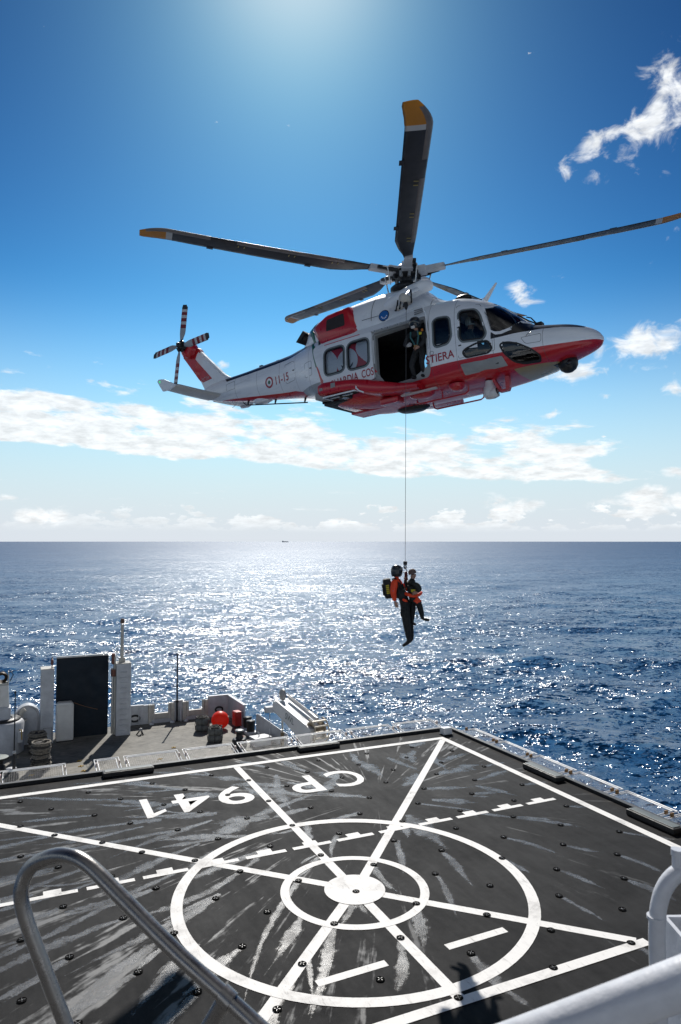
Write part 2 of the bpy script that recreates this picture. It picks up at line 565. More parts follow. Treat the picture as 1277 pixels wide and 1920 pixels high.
# water blown outwards by the rotor wash: long wet bands fanning from the point under the helicopter
wx_, wy_, _ = t.sep(t.vmath('SUBTRACT', oc, (-2.7, -4.3, 0.0)))
wr = t.math('SQRT', t.add(t.mul(wx_, wx_), t.mul(wy_, wy_)))
wth = t.math('ARCTAN2', wy_, wx_)
wn1 = t.noise(t.comb(t.mul(wth, 17.0), t.mul(wr, 0.26), 2.0), 1.0, 4, 0.60, 0.35)
wn2 = t.noise(t.comb(t.mul(wth, 55.0), t.mul(wr, 0.7), 7.0), 1.0, 4, 0.6, 0.4)
wn3 = t.noise(oc, 3.2, 5, 0.65)
wsum = t.add(t.mul(wn1, 0.62), t.add(t.mul(wn2, 0.24), t.mul(wn3, 0.14)))
left = t.smooth(wx_, 0.5, 6.0, 0.0, 1.0)
back = t.smooth(wy_, 2.5, -2.0, 0.0, 0.75)
reg = t.math('MAXIMUM', left, back)
wet = t.smooth(t.add(wsum, t.mul(reg, 0.052)), 0.585, 0.645)
wet = t.mul(wet, t.smooth(wr, 0.6, 2.2))
wet = t.mul(wet, t.lin(reg, 0.0, 1.0, 0.35, 0.80))
dry = t.mix(t.lin(f, 0.35, 0.66), rgb((0.007, 0.0072, 0.008)), rgb((0.022, 0.0215, 0.022)))
t.put(b.inputs['Base Color'], t.mix(wet, dry, rgb((0.085, 0.086, 0.088))))  # wet tone paler than dry: sky glare on the water put into the colour
t.put(b.inputs['Roughness'], t.sub(t.lin(f, 0.35, 0.65, 0.72, 0.58), t.mul(wet, 0.27)))
t.put(b.inputs['Specular IOR Level'], t.add(0.07, t.mul(wet, 0.26)))
bn = t.new('ShaderNodeBump'); bn.inputs['Strength'].default_value = 0.5; bn.inputs['Distance'].default_value = 0.01
t.put(bn.inputs['Height'], t.noise(oc, 55.0, 4, 0.7)); t.put(b.inputs['Normal'], bn.outputs[0])

mp = bpy.data.materials.new('deck_paint_white'); mp.use_nodes = True
t = NT(mp.node_tree); b = t.n['Principled BSDF']
tcn = t.new('ShaderNodeTexCoord'); oc = tcn.outputs['Object']
wn = t.noise(oc, 1.6, 7, 0.68, 0.4)
sc2 = t.noise(t.vmath('MULTIPLY', oc, (16.0, 3.0, 1.0)), 1.0, 5, 0.7)
wear = t.add(t.mul(t.smooth(wn, 0.48, 0.72), 0.55), t.mul(t.smooth(sc2, 0.54, 0.72), 0.55))
chip = t.smooth(t.noise(oc, 22.0, 5, 0.7), 0.66, 0.70)
wear = t.math('MAXIMUM', wear, t.mul(chip, 1.2))
bare = t.smooth(t.add(t.mul(t.noise(oc, 11.0, 7, 0.75), 0.7), t.mul(wn, 0.3)), 0.615, 0.65)
t.put(b.inputs['Alpha'], t.sub(1.0, t.mul(bare, 0.75)))
t.put(b.inputs['Base Color'], t.mix(wear, rgb((0.79, 0.78, 0.76)), rgb((0.33, 0.32, 0.31))))
b.inputs['Roughness'].default_value = 0.6
b.inputs['Specular IOR Level'].default_value = 0.3
bn = t.new('ShaderNodeBump'); bn.inputs['Strength'].default_value = 0.4; bn.inputs['Distance'].default_value = 0.008
t.put(bn.inputs['Height'], t.noise(oc, 60.0, 4, 0.7)); t.put(b.inputs['Normal'], bn.outputs[0])

black_rubber = mat('black_rubber', (0.012, 0.012, 0.013), 0.55, var=0.3, bump=0.3)
black_paint = mat('black_paint', (0.014, 0.015, 0.017), 0.5, var=0.3)
white_steel = mat('white_ship_paint', (0.74, 0.75, 0.76), 0.42, coat=0.1, var=0.10, vscale=2.2)
grey_metal = mat('galvanised_metal', (0.42, 0.42, 0.41), 0.42, metal=0.7, var=0.25, vscale=6)
rusty_clamp = mat('rusty_brass_clamp', (0.20, 0.11, 0.04), 0.55, metal=0.4, var=0.4, vscale=25)
socket_metal = mat('socket_steel', (0.09, 0.09, 0.09), 0.35, metal=0.9, var=0.3, vscale=30)

EA, EB0, EB1 = 8.22, -9.22, 8.4
m = MB()
m.box(-EA, EA, EB0, EB1, -0.45, 0.0)
deck = struct(m.build('flight_deck', md, loc=DC, rot=DROT))
# raised black edge round the deck
m = MB(); m.box(-EA - 0.14, EA + 0.14, EB0 - 0.14, EB0, -0.40, 0.10); m.build('edge_coaming', black_paint, deck)
m = MB(); m.box(-EA - 0.14, -EA, EB0, EB1, -0.40, 0.09); m.build('edge_coaming', black_paint, deck)
m = MB(); m.box(EA, EA + 0.14, EB0, EB1, -0.40, 0.09); m.build('edge_coaming', black_paint, deck)

ZP = 0.004


def ring(r0, r1, n=96):
    mm = MB(); vs = []; fs = []
    for k in range(n):
        a = 2 * math.pi * k / n
        vs += [(r0 * math.cos(a), r0 * math.sin(a), 0), (r1 * math.cos(a), r1 * math.sin(a), 0)]
    for k in range(n):
        j = (k + 1) % n
        fs.append((2 * k, 2 * k + 1, 2 * j + 1, 2 * j))
    return mm.add(vs, fs)


def mark(mm, name, z=ZP):
    o = mm.build(name, mp, deck, loc=(0, 0, z), fixn=False)
    me_ = o.data
    for p in me_.polygons:
        if p.normal.z < 0: p.flip()
    me_.update()
    return o


mark(ring(3.31, 3.53), 'painted_landing_circle', 0.0075)
mark(ring(1.285, 1.46), 'painted_inner_circle', 0.0075)
dm = MB(); dm.add([(0.60 * math.cos(2 * math.pi * k / 64), 0.60 * math.sin(2 * math.pi * k / 64), 0) for k in range(64)], [tuple(range(64))])
mark(dm, 'painted_centre_disc', 0.011)
LW = 0.20
for (p, q) in (((0, -0.5), (0, -8.28)), ((0, 0.5), (0, 3.60)), ((-0.4, -0.4), (-7.32, -8.2)), ((0.4, -0.4), (7.4, -7.35)),
               ((-0.4, 0.4), (-3.62, 3.62)), ((0.4, 0.4), (3.62, 3.62))):
    mark(MB().strip([p, q], LW), 'painted_line')
for (p, q) in (((-7.5, -8.38), (7.5, -8.38)), ((-7.40, -8.28), (-7.40, 7.5)), ((7.40, -8.28), (7.40, 7.5)), ((-3.78, 3.71), (3.78, 3.71))):
    mark(MB().strip([p, q], 0.22 if q[0] == p[0] or p[1] < 0 else 0.20), 'painted_border_line', 0.0092)
# the line of flat T marks across the circle
for i in range(-7, 8):
    c0 = i * 1.085
    if abs(c0) > 7.1: continue
    mm = MB()
    mm.add([(c0 - .46, -2.28, 0), (c0 + .46, -2.28, 0), (c0 + .46, -2.145, 0), (c0 - .46, -2.145, 0)], [(0, 1, 2, 3)])
    mm.add([(c0 - .165, -2.44, 0), (c0 + .165, -2.44, 0), (c0 + .165, -2.28, 0), (c0 - .165, -2.28, 0)], [(0, 1, 2, 3)])
    mark(mm, 'painted_tee_mark', 0.0058)
for c0 in (-1.175, 1.20):
    mark(MB().strip([(c0 - .62, 2.40), (c0 + .62, 2.43)], 0.165), 'painted_wheel_bar')


def text_mesh(s, size, extr=0.0, bold=0.0):
    cu = bpy.data.curves.new('txt', 'FONT')
    cu.body = s; cu.size = size; cu.align_x = 'CENTER'; cu.align_y = 'CENTER'
    cu.extrude = extr; cu.offset = bold; cu.resolution_u = 4
    o = bpy.data.objects.new('txt', cu); COL.objects.link(o)
    dg = bpy.context.evaluated_depsgraph_get()
    me_ = bpy.data.meshes.new_from_object(o.evaluated_get(dg))
    bpy.data.objects.remove(o); bpy.data.curves.remove(cu)
    return me_


def place_text(s, parent, mtl, name, M, w_=None, h_=None, bold=0.0):
    """flat lettering scaled to width w_ and height h_, moved by matrix M into the parent's frame"""
    me_ = text_mesh(s, 1.0, bold=bold)
    co = np.array([v.co[:] for v in me_.vertices])
    lo, hi = co.min(0), co.max(0)
    for v in me_.vertices:
        x = (v.co.x - (lo[0] + hi[0]) / 2) * (w_ / (hi[0] - lo[0]))
        y = (v.co.y - (lo[1] + hi[1]) / 2) * (h_ / (hi[1] - lo[1]))
        v.co = M @ Vector((x, y, 0))
    me_.materials.clear(); me_.materials.append(mtl)
    return link(name, me_, parent)


for ch, a0, b0, wd in (('C', -2.62, -6.02, 0.98), ('P', -1.30, -6.02, 0.86), ('9', 0.72, -6.02, 0.94), ('4', 1.86, -6.02, 1.00)):
    place_text(ch, deck, mp, 'painted_character', Matrix.Translation((a0, b0, 0.0045)), wd, 1.36, bold=0.012)

m = MB(); m.add([(2.92, -6.70, 0), (3.12, -6.70, 0), (3.12, -5.34, 0), (2.98, -5.34, 0), (2.92, -5.42, 0)], [(0, 1, 2, 3, 4)]); m.add([(2.92, -5.42, 0), (2.98, -5.34, 0), (2.60, -5.62, 0), (2.60, -5.79, 0), (2.92, -5.60, 0)], [(0, 1, 2, 3, 4)])
mark(m, 'painted_character', 0.0045)

# tie-down sockets, set in a staggered grid
sm = MB()
sm.lathe([(0.072, 0.004), (0.080, 0.009), (0.094, 0.009), (0.104, 0.003)], 20, 0)
sm.lathe([(0.0, 0.0055), (0.074, 0.0055)], 20, 1, smooth=False)
sock_me = sm.mesh('tie_down_socket'); sk_ = mat('socket_pit_shade', (0.004, 0.004, 0.004), 0.9, spec=0.05); sock_me.materials.append(sk_); sock_me.materials.append(sk_); fix_normals(sock_me)  # no real hollow: the recess's shade is painted as a flat black disc
cm = MB()
for k in range(4):
    a = R(22 + 90 * k)
    cm.box(0.030, 0.070, -0.006, 0.006, 0.006, 0.0095, 0, Matrix.Rotation(a, 4, 'Z'))
cm.lathe([(0.0, 0.012), (0.014, 0.011), (0.022, 0.006)], 10)
cross_me = cm.mesh('cross_bar'); cross_me.materials.append(socket_metal); fix_normals(cross_me)
even_x = (-6.87, -5.17, -3.48, -1.79, 0.02, 1.84, 3.55, 5.26, 6.97)
odd_x = (-5.89, -4.20, -2.51, -0.82, 0.88, 2.58, 4.29, 5.98)
sockets = []
for k in range(-9, 7):
    bb = 0.10 + 0.884 * k
    for a0 in (even_x if k % 2 == 0 else odd_x):
        if bb < -7.2 and a0 < -6.5: continue
        if bb > 4.0 and a0 > 3: continue
        sockets.append((a0, bb))
for (a0, bb) in sockets:
    o = link('tie_down_socket', sock_me, deck, (a0, bb, 0.012), (0, 0, random.uniform(0, 1.5)))
    o.scale = (0.70, 0.70, 1.0)
    link('cross_bar', cross_me, o)

# water blown out of the sockets by the rotor wash: thin wet films lying on the coating
mf = bpy.data.materials.new('wet_film_sheen'); mf.use_nodes = True
t = NT(mf.node_tree); b = t.n['Principled BSDF']
uvn = t.new('ShaderNodeUVMap'); uvx, uvy, _ = t.sep(uvn.outputs[0])
tcn = t.new('ShaderNodeTexCoord'); oc = tcn.outputs['Object']
b.inputs['Base Color'].default_value = (0.14, 0.142, 0.145, 1)  # pale grey carries part of the water's sky sheen in the colour
b.inputs['IOR'].default_value = 1.36
e_n = t.noise(oc, 5.5, 6, 0.72, 0.5)
fine_n = t.noise(t.vmath('MULTIPLY', t.comb(uvx, uvy, t.new('ShaderNodeObjectInfo').outputs['Random']), (1.1, 4.2, 90.0)), 1.7, 5, 0.65)
edge = t.math('ABSOLUTE', uvy)
k_ = t.add(t.sub(0.80, edge), t.mul(t.sub(e_n, 0.5), 1.8))
k_ = t.sub(k_, t.smooth(uvx, 0.40, 1.0, 0.0, 0.95))
k_ = t.add(k_, t.mul(t.sub(fine_n, 0.5), 1.0))
al = t.smooth(k_, 0.0, 0.40)
thin = t.noise(oc, 2.3, 4, 0.6)
al = t.mul(al, t.lin(thin, 0.3, 0.62, 0.30, 0.80))
t.put(b.inputs['Roughness'], t.lin(t.noise(oc, 30.0, 4, 0.7), 0.3, 0.7, 0.20, 0.36))
bn = t.new('ShaderNodeBump'); bn.inputs['Strength'].default_value = 0.3; bn.inputs['Distance'].default_value = 0.01
t.put(bn.inputs['Height'], t.noise(oc, 45.0, 4, 0.7)); t.put(b.inputs['Normal'], bn.outputs[0])
t.put(b.inputs['Alpha'], al)

WASH = (-2.7, -4.3)


def streak(a0, b0, L, w0, w1, ang, bend, z):
    n = 14; vs = []; fs = []; uv = []
    x, y = a0 + 0.09 * math.cos(ang), b0 + 0.09 * math.sin(ang); th_ = ang
    ph = random.uniform(0, 6)
    for i in range(n + 1):
        s = i / n
        wd = (w0 + (w1 - w0) * min(1, s * 3.0)) * (1.0 + 0.18 * math.sin(s * 7 + ph) + 0.10 * math.sin(s * 17 + 2 * ph))
        nx, ny = -math.sin(th_), math.cos(th_)
        for q in (-1, 0, 1):
            vs.append((x + nx * wd * q, y + ny * wd * q, z)); uv.append((s, q))
        x += math.cos(th_) * L / n; y += math.sin(th_) * L / n
        th_ += bend / n + random.gauss(0, 0.05)
    for i in range(n):
        for q in (0, 1):
            fs.append((3 * i + q, 3 * i + q + 1, 3 * i + q + 4, 3 * i + q + 3)[::-1])
    me_ = bpy.data.meshes.new('water_streak'); me_.from_pydata(vs, [], fs)
    ul = me_.uv_layers.new(name='UVMap')
    for lp in me_.loops: ul.data[lp.index].uv = uv[lp.vertex_index]
    me_.materials.append(mf)
    if me_.polygons[0].normal.z < 0:
        me_.flip_normals()
    return link('water_streak', me_, deck)


random.seed(11)
zi = 0
for (a0, bb) in sockets:
    dx_, dy_ = a0 - WASH[0], bb - WASH[1]
    d_ = math.hypot(dx_, dy_)
    if a0 < -5.0 and bb > -1.5 and random.random() < 0.35: continue
    an = math.atan2(dy_, dx_)
    if d_ < 2.5: an += random.gauss(0, 0.5)
    L = random.uniform(0.8, 2.0)
    if a0 > 0.5: L *= random.uniform(1.4, 2.8)
    w0, w1 = random.uniform(0.07, 0.11), random.uniform(0.08, 0.19)
    if random.random() < 0.15: continue
    if bb < -4.0 and a0 < 1.5: w1 *= 1.7; L *= 1.1
    zi += 1
    streak(a0, bb, L, w0, w1, an + random.gauss(0, 0.10), random.gauss(0, 0.25), 0.0006 + 0.000015 * zi)
    if random.random() < (0.45 if a0 > 0 else 0.2):
        zi += 1
        streak(a0 + random.gauss(0, .1), bb + random.gauss(0, .1), L * random.uniform(.4, .8), w0 * .7, w1 * .6, an + random.choice((-1, 1)) * random.uniform(.15, .4), random.gauss(0, .3), 0.0006 + 0.000015 * zi)
# broader puddle trails on the far half of the deck and long ones to the left
for (a0, bb, L, w1, an) in ((-2.6, -6.6, 2.4, .26, R(62)), (-0.9, -7.2, 3.4, .30, R(72)), (-1.3, -5.2, 3.0, .22, R(20)), (-3.6, -7.6, 2.4, .3, R(95)), (-4.6, -7.3, 2.0, .2, R(100)),
                            (-6.1, -6.9, 1.7, .26, R(60)), (1.2, -6.6, 2.6, .2, R(30)), (2.2, -3.4, 3.6, .16, R(25)), (3.0, -2.2, 3.4, .15, R(28)), (3.2, -4.9, 3.3, .13, R(12)), (1.6, -4.6, 3.2, .16, R(20)),
                            (2.4, -1.0, 2.6, .16, R(40)), (3.2, 0.5, 2.4, .2, R(48)), (4.4, -1.4, 3.2, .13, R(28)), (4.6, -3.2, 3.2, .12, R(20)), (1.2, 0.3, 2.0, .16, R(58)), (-5.6, -4.0, 1.5, .2, R(120)), (-0.4, -3.6, 1.4, .16, R(70))):
    zi += 1
    streak(a0, bb, L, 0.07, w1, an, random.gauss(0, .2), 0.0006 + 0.000015 * zi)

for k in range(14):                                     # faint broad smears over the far half
    a0, bb = random.uniform(-6.5, 3.5), random.uniform(-8.0, -2.6)
    zi += 1
    streak(a0, bb, random.uniform(1.0, 2.8), .12, random.uniform(.2, .42), math.atan2(bb - WASH[1], a0 - WASH[0]) + random.gauss(0, .35), random.gauss(0, .4), 0.0006 + 0.000015 * zi)

# low boxes on the deck edge
for (a0, a1, b0, b1, lab) in ((2.35, 3.80, -9.16, -8.86, 'low black rubber-topped box on the far deck edge, left one'),
                              (-3.72, -2.28, -9.16, -8.86, 'low black rubber-topped box on the far deck edge in front of the crane'),
                              (-8.18, -7.84, -4.62, -3.15, 'low black box along the right deck edge, the farther one'),
                              (-8.18, -7.84, -0.62, 0.80, 'low black box along the right deck edge, the nearer one')):
    t_ = thing('deck_edge_box', lab, 'deck box', dk((a0 + a1) / 2, (b0 + b1) / 2), DROT, 'black boxes along the flight deck edge')
    hx, hy = (a1 - a0) / 2, (b1 - b0) / 2
    MB().bbox(-hx, hx, -hy, hy, 0.004, 0.15, 0.03).build('housing', black_rubber, t_)
    MB().bbox(-hx + .05, hx - .05, -hy + .05, hy - .05, 0.145, 0.168, 0.01).build('lid', mat('dull_grey_green', (0.10, 0.115, 0.11), 0.45, var=.25), t_)
t_ = thing('corner_light_box', 'small white box fitting on the far corner of the flight deck', 'deck light', dk(-7.78, -8.72), DROT)
MB().bbox(-.17, .17, -.14, .14, 0.03, .26, .02).build('housing', white_steel, t_)
MB().bbox(-.20, .20, -.17, .17, 0.004, .035, .01).build('base', black_rubber, t_)
MB().box(-.14, .14, -.142, -.139, .10, .20).build('lens', mat('lens_grey', (.35, .36, .36), .2), t_)

# safety nets hinged out from the deck edge
net_mat = mat('net_wire', (0.42, 0.42, 0.42), 0.5, metal=0.3)


def safety_net(L, lab, loc, ang, raise_=0.10, dep=0.86):
    """frame lies along local x (length L), reaching out along +y"""
    t_ = thing('safety_net', lab, 'safety net', loc, (0, 0, ang), 'safety nets round the flight deck')
    z = lambda y: raise_ * y / dep
    h = L / 2 - 0.03
    fm = MB()
    for ins in (0.0, 0.085):
        fm.tube([(-h + ins, 0, 0), (-h + ins, dep - ins, z(dep - ins)), (h - ins, dep - ins, z(dep - ins)), (h - ins, 0, 0)], 0.019, 6)
    fm.build('frame', white_steel, t_)
    nm = MB()
    x = -h + 0.13
    while x < h - 0.1:
        nm.tube([(x, 0.0, 0), (x, dep - .1, z(dep - .1))], 0.0020, 3, cap=False); x += 0.062
    y = 0.05
    while y < dep - 0.1:
        nm.tube([(-h + .1, y, z(y)), (h - .1, y, z(y))], 0.0020, 3, cap=False); y += 0.062
    o = nm.build('wire_mesh', net_mat, t_, fixn=False); struct(o, 'stuff')
    for sx in (-1, 1):
        cm_ = MB(); cm_.bbox(-.022, .022, -.05, .05, -.02, .10, .008, M=Matrix.Translation((sx * (h - .02), .52 * dep, z(.52 * dep))))
        cm_.build('clamp', rusty_clamp if raise_ < 0.12 else mat('pinkish_clamp', (0.55, 0.46, 0.42), 0.5, var=.3, vscale=30), t_)
        hm = MB().bbox(-.03, .03, -.03, .06, -.03, .05, .008, M=Matrix.Translation((sx * (h - .04), 0.02, 0)))
        hm.build('hinge', white_steel, t_)
    return t_


names_far = ['at the far left end of the frame', 'short one behind the left black edge box', 'third from the left on the far edge', 'fourth from the left on the far edge',
             'on the far edge, in front of the black capstan', 'on the far edge, below the white crane', 'on the far edge, right of the white crane', 'last on the far edge before the corner']
spans = [(6.55, 4.72), (3.95, 3.18), (3.08, 1.36), (1.26, -0.46), (-0.56, -2.42), (-2.52, -4.45), (-4.55, -6.32), (-6.42, -8.15)]
for (a1, a0), nm_ in zip(spans, names_far):
    c_ = dk((a0 + a1) / 2, EB0 - 0.15, 0.02)
    safety_net(a1 - a0, 'white framed safety net panel ' + nm_, c_, DANG + math.pi, 0.13, 0.92)
rn = ['first from the far corner on the right edge', 'second from the far corner on the right edge', 'third from the far corner on the right edge', 'fourth from the far corner, beside the border line', 'fifth from the far corner on the right edge', 'nearest on the right edge, half out of frame', 'past the right side of the frame']
for i, nm_ in enumerate(rn):
    b1 = -9.0 + i * 1.775
    safety_net(1.70, 'white tube safety net panel, ' + nm_, dk(-EA - 0.15, b1 + 0.88, -0.02), DANG + math.pi / 2, 0.03, 0.80)

# ================================================================== QUARTERDECK (lower deck aft)
QZ = -2.75
mq = bpy.data.materials.new('worn_grey_deck'); mq.use_nodes = True
t = NT(mq.node_tree); b = t.n['Principled BSDF']
tcn = t.new('ShaderNodeTexCoord'); oc = tcn.outputs['Object']
n1 = t.noise(oc, 0.8, 7, 0.65, 0.4); n2 = t.noise(t.vmath('MULTIPLY', oc, (1.0, 3.5, 1.0)), 2.2, 6, 0.7)
f = t.add(t.mul(n1, .55), t.mul(n2, .45))
c0 = t.mix(t.lin(f, .36, .64), rgb((0.065, 0.063, 0.057)), rgb((0.26, 0.25, 0.22)))
spot = t.smooth(t.noise(oc, 3.1, 5, .7), .60, .72)
c0 = t.mix(t.mul(spot, .75), c0, rgb((0.035, 0.035, 0.034)))
rust = t.smooth(t.noise(t.vmath('ADD', oc, (7.0, 3.0, 0.0)), 1.4, 6, .7), .63, .74)
c0 = t.mix(t.mul(rust, .5), c0, rgb((0.20, 0.12, 0.05)))
t.put(b.inputs['Base Color'], c0); b.inputs['Roughness'].default_value = .7; b.inputs['Specular IOR Level'].default_value = .25

qpoly = [(-4.62, -25.85), (9.0, -25.85), (9.0, -9.5), (-7.6, -9.5), (-7.6, -15.5), (-5.75, -18.4), (-4.85, -21.0)]
m = MB(); m.prism(qpoly, QZ - 0.3, QZ, 'z')
qd = struct(m.build('quarterdeck', mq, loc=DC, rot=DROT))
hullp = [(-4.55, -25.75), (9.0, -25.75), (9.0, 8.3), (-8.1, 8.3), (-8.1, -9.0), (-7.5, -9.45), (-7.5, -15.4), (-5.65, -18.4), (-4.75, -21.0)]
m = MB(); m.prism(hullp, SEA_Z - 2.0, QZ - 0.31, 'z')
hull = tag(m.build('ship_hull', white_steel, loc=DC, rot=DROT), 'white hull of the patrol ship under both decks', 'ship')
m = MB(); m.prism([(9.0, 8.3), (-8.1, 8.3), (-8.1, -9.0), (9.0, -9.0)], QZ - 0.305, -0.46, 'z'); m.build('hull_upper', white_steel, hull)


def dthing(name, lab, cat, a, b_, z=QZ, rz=0.0, group=None):
    return thing(name, lab, cat, dk(a, b_, z), (0, 0, DANG + rz), group)


white_plate = mat('white_plate', (0.50, 0.52, 0.55), .45, var=.18, vscale=2.2)
cream = mat('cream_steel', (.50, .48, .43), .5, var=.2, vscale=5)
rope_m = mat('mooring_rope', (.20, .18, .15), .9, var=.5, vscale=14, bump=.6, bscale=30)
dark_rope = mat('dark_rope', (.05, .048, .045), .9, var=.5, vscale=14, bump=.6, bscale=30)

# ---- stern ramp, raised, with its two white pillars
t_ = dthing('stern_ramp', 'tall dark raised stern ramp plate between two white pillars', 'ramp', 3.15, -24.55)
navy_plate = mat('ramp_navy_black', (.012, .020, .030), .7, spec=.3, var=.3, vscale=.8)
m = MB(); m.bbox(-1.22, 1.20, -.12, .06, -.05, 3.92, .02, M=Matrix.Rotation(R(-1.5), 4, 'X')); m.build('plate', navy_plate, t_)
for x in (-1.12, -.56, 0, .56, 1.10):
    m = MB(); m.box(x - .03, x + .03, -.26, -.12, 0.0, 3.85); m.build('stiffener', navy_plate, t_)
m = MB(); m.box(-1.22, 1.20, -.13, .0, 3.93, 3.965); m.build('top_edge', grey_metal, t_)
for (a0, a1, lab, hh) in ((0.92, 1.62, 'white pillar with welded rungs right of the dark ramp', 3.52), (4.48, 5.06, 'white pillar with a vent grille left of the dark ramp', 3.50)):
    t_ = dthing('ramp_pillar', lab, 'pillar', (a0 + a1) / 2, -24.2, group='pillars of the stern ramp')
    hw = (a1 - a0) / 2
    MB().bbox(-hw, hw, -.42, .40, 0.01, hh, .02).build('column', white_plate, t_)
    MB().bbox(-hw - .01, hw + .01, -.43, .41, hh, hh + .03, .008).build('cap', cream, t_)
    if a0 < 3:
        for k in range(12):
            m = MB(); z = .28 + .26 * k
            m.tube([(-.16, .40, z), (-.16, .46, z - .015), (.16, .46, z - .015), (.16, .40, z)], .011, 6); m.build('rung', white_plate, t_)
        m = MB(); m.box(hw + .01, hw + .09, -.2, .2, .05, hh + .35); m.build('guide_rail', cream, t_)
        m = MB(); m.tube([(hw + .16, .12, .1), (hw + .16, .12, hh - .2)], .05, 8); m.build('hydraulic_pipe', bare_metal_q := mat('pipe_bare', (.6, .6, .58), .35, metal=.6), t_)
        m = MB(); m.bbox(hw + .02, hw + .22, -.1, .25, 2.9, 3.25, .03); m.bbox(hw + .04, hw + .2, -.1, .2, hh - .02, hh + .5, .04); m.build('hinge_block', mat('rust_red', (.16, .06, .045), .6, var=.4, vscale=12), t_)
        # mast with a lamp and guard cage on top
        m = MB(); m.tube([(.05, .0, hh), (.05, .0, hh + 1.92)], [.085, .075], 12); m.build('mast', cream, t_)
        m = MB(); m.lathe([(0, .16), (.07, .15), (.10, .10), (.10, -.06), (.07, -.10), (0, -.10)], 12, 0, Matrix.Translation((.05, 0, hh + 2.05))); m.build('mast_lamp', mat('lamp_rust', (.12, .07, .05), .5, var=.4, vscale=20), t_)
        m = MB()
        for z in (.28, .55, .82):
            m.tube([(-.3, -.3, hh + z), (.3, -.3, hh + z), (.3, .3, hh + z), (-.3, .3, hh + z), (-.3, -.3, hh + z)], .010, 5)
        for x, y in ((-.3, -.3), (.3, -.3), (.3, .3), (-.3, .3)): m.tube([(x, y, hh), (x, y, hh + .82)], .012, 5)
        m.build('guard_cage', white_plate, t_)
        m = MB(); m.bbox(-.1, .2, -.1, .1, hh, hh + .25, .02); m.build('mast_foot', cream, t_)
    else:
        for k in range(14):
            m = MB(); z = .85 + .052 * k
            m.box(-.18, .16, .400, .416, z, z + .026); m.build('louvre', white_plate, t_)
        MB().bbox(-.22, .14, .398, .425, .06, .74, .02).build('access_hatch', white_plate, t_)
        MB().bbox(-.235, .155, .396, .408, .045, .755, .02).build('hatch_seal', black_rubber, t_)
        m = MB(); m.tube([(-.2, .2, hh + .02), (-.2, .2, hh + .55)], .03, 8); m.bbox(-.26, -.14, .12, .28, hh + .2, hh + .42, .02); m.build('hinge_block', MATS['rust_red'], t_)
t_ = dthing('raft_locker', 'tall rounded white locker standing in front of the dark ramp', 'locker', 3.97, -24.05)
m = MB(); m.bbox(-.40, .40, -.24, .26, .05, 1.80, .08); m.build('body', mat('locker_white', (.66, .66, .64), .4, coat=.2, var=.08), t_)
m = MB(); m.bbox(-.34, .34, -.20, .30, 1.70, 1.87, .07); m.build('lid', MATS['locker_white'], t_)
m = MB(); m.box(-.36, .36, -.2, .2, 0.005, .05); m.build('base', black_rubber, t_)
o = MB().tube([(0, 0, 0), (-.5, .02, -.22), (-1.1, .05, -.42)], .012, 5).build('securing_line', mat('brown_line', (.20, .10, .05), .8), None, dk(3.55, -24.2, QZ + 1.75), DROT)
tag(o, 'thin brown line slanting from the white locker across the dark ramp', 'line')

# ---- stern bulwark with fairleads
def bulwark(name, a0, a1, lab, hgt=1.02, b_=-25.62):
    t_ = dthing('bulwark_panel', lab, 'bulwark', (a0 + a1) / 2, b_, group='stern bulwark panels')
    hw = abs(a1 - a0) / 2
    MB().bbox(-hw, hw, -.05, .05, .01, hgt, .012).build('plate', white_plate, t_)
    MB().bbox(-hw - .01, hw + .01, -.09, .09, hgt, hgt + .05, .015).build('top_rail', white_plate, t_)
    return t_, hw


t_, hw = bulwark('x', 0.90, 0.02, 'white stern bulwark panel with an oval black chock beside the pillar', .98)
for x in (-.2, .2): MB().box(x - .02, x + .02, .05, .14, .02, .95).build('stiffener', white_plate, t_)
ch = MB(); ch.tube([(.24 * math.cos(2 * math.pi * k / 20), .07, .36 + .15 * math.sin(2 * math.pi * k / 20)) for k in range(20)], .055, 8, closed=True); ch.build('chock', black_paint, t_)
MB().prism([(.17 * math.cos(2 * math.pi * k / 16), .36 + .10 * math.sin(2 * math.pi * k / 16)) for k in range(16)], .05, .062).build('chock_daylight', mat('gap_daylight', (.6, .6, .6), .5), t_)  # solid pale plate; its colour stands for daylight showing through the chock
for i, (a0, a1, lab) in enumerate(((-0.32, -1.50, 'open roller fairlead frame left of the black stern pole'), (-2.12, -3.32, 'open roller fairlead frame between the black pole and the corner plate'))):
    t_ = dthing('fairlead_frame', lab, 'fairlead', (a0 + a1) / 2, -25.6, group='roller fairleads on the stern')
    hw = abs(a1 - a0) / 2
    for sx in (-1, 1):
        m = MB(); m.bbox(-.09, .09, -.10, .10, .01, 1.0, .02, M=Matrix.Translation((sx * hw, 0, 0))); m.build('post', cream, t_)
        m = MB(); m.lathe([(.0, 1.0), (.065, 1.0), (.075, .94), (.075, .3), (.09, .22)], 14, 0, Matrix.Translation((sx * (hw - .17), .03, 0))); m.build('roller', cream, t_)
        m = MB(); m.lathe([(.0, .10), (.10, .09), (.13, .02), (.13, 0)], 12, 0, Matrix.Translation((sx * (hw - .05), .24, 0.005))); m.build('foot', white_plate, t_)
    m = MB(); m.bbox(-hw, hw, -.08, .08, .22, .52, .03); m.build('lower_bar', cream, t_)
    m = MB(); m.box(-hw, hw, -.06, .06, .01, .22); m.build('sill', white_plate, t_)
    m = MB(); m.tube([(-hw, 0, 1.0), (hw, 0, 1.02)], .012, 6); m.build('top_wire', white_plate, t_)
t_, hw = bulwark('x', 0.02, -0.22, 'narrow white bulwark piece next to the chock panel', .95)
t_, hw = bulwark('x', -1.56, -2.04, 'white bulwark plate behind the black stern pole', 1.05)
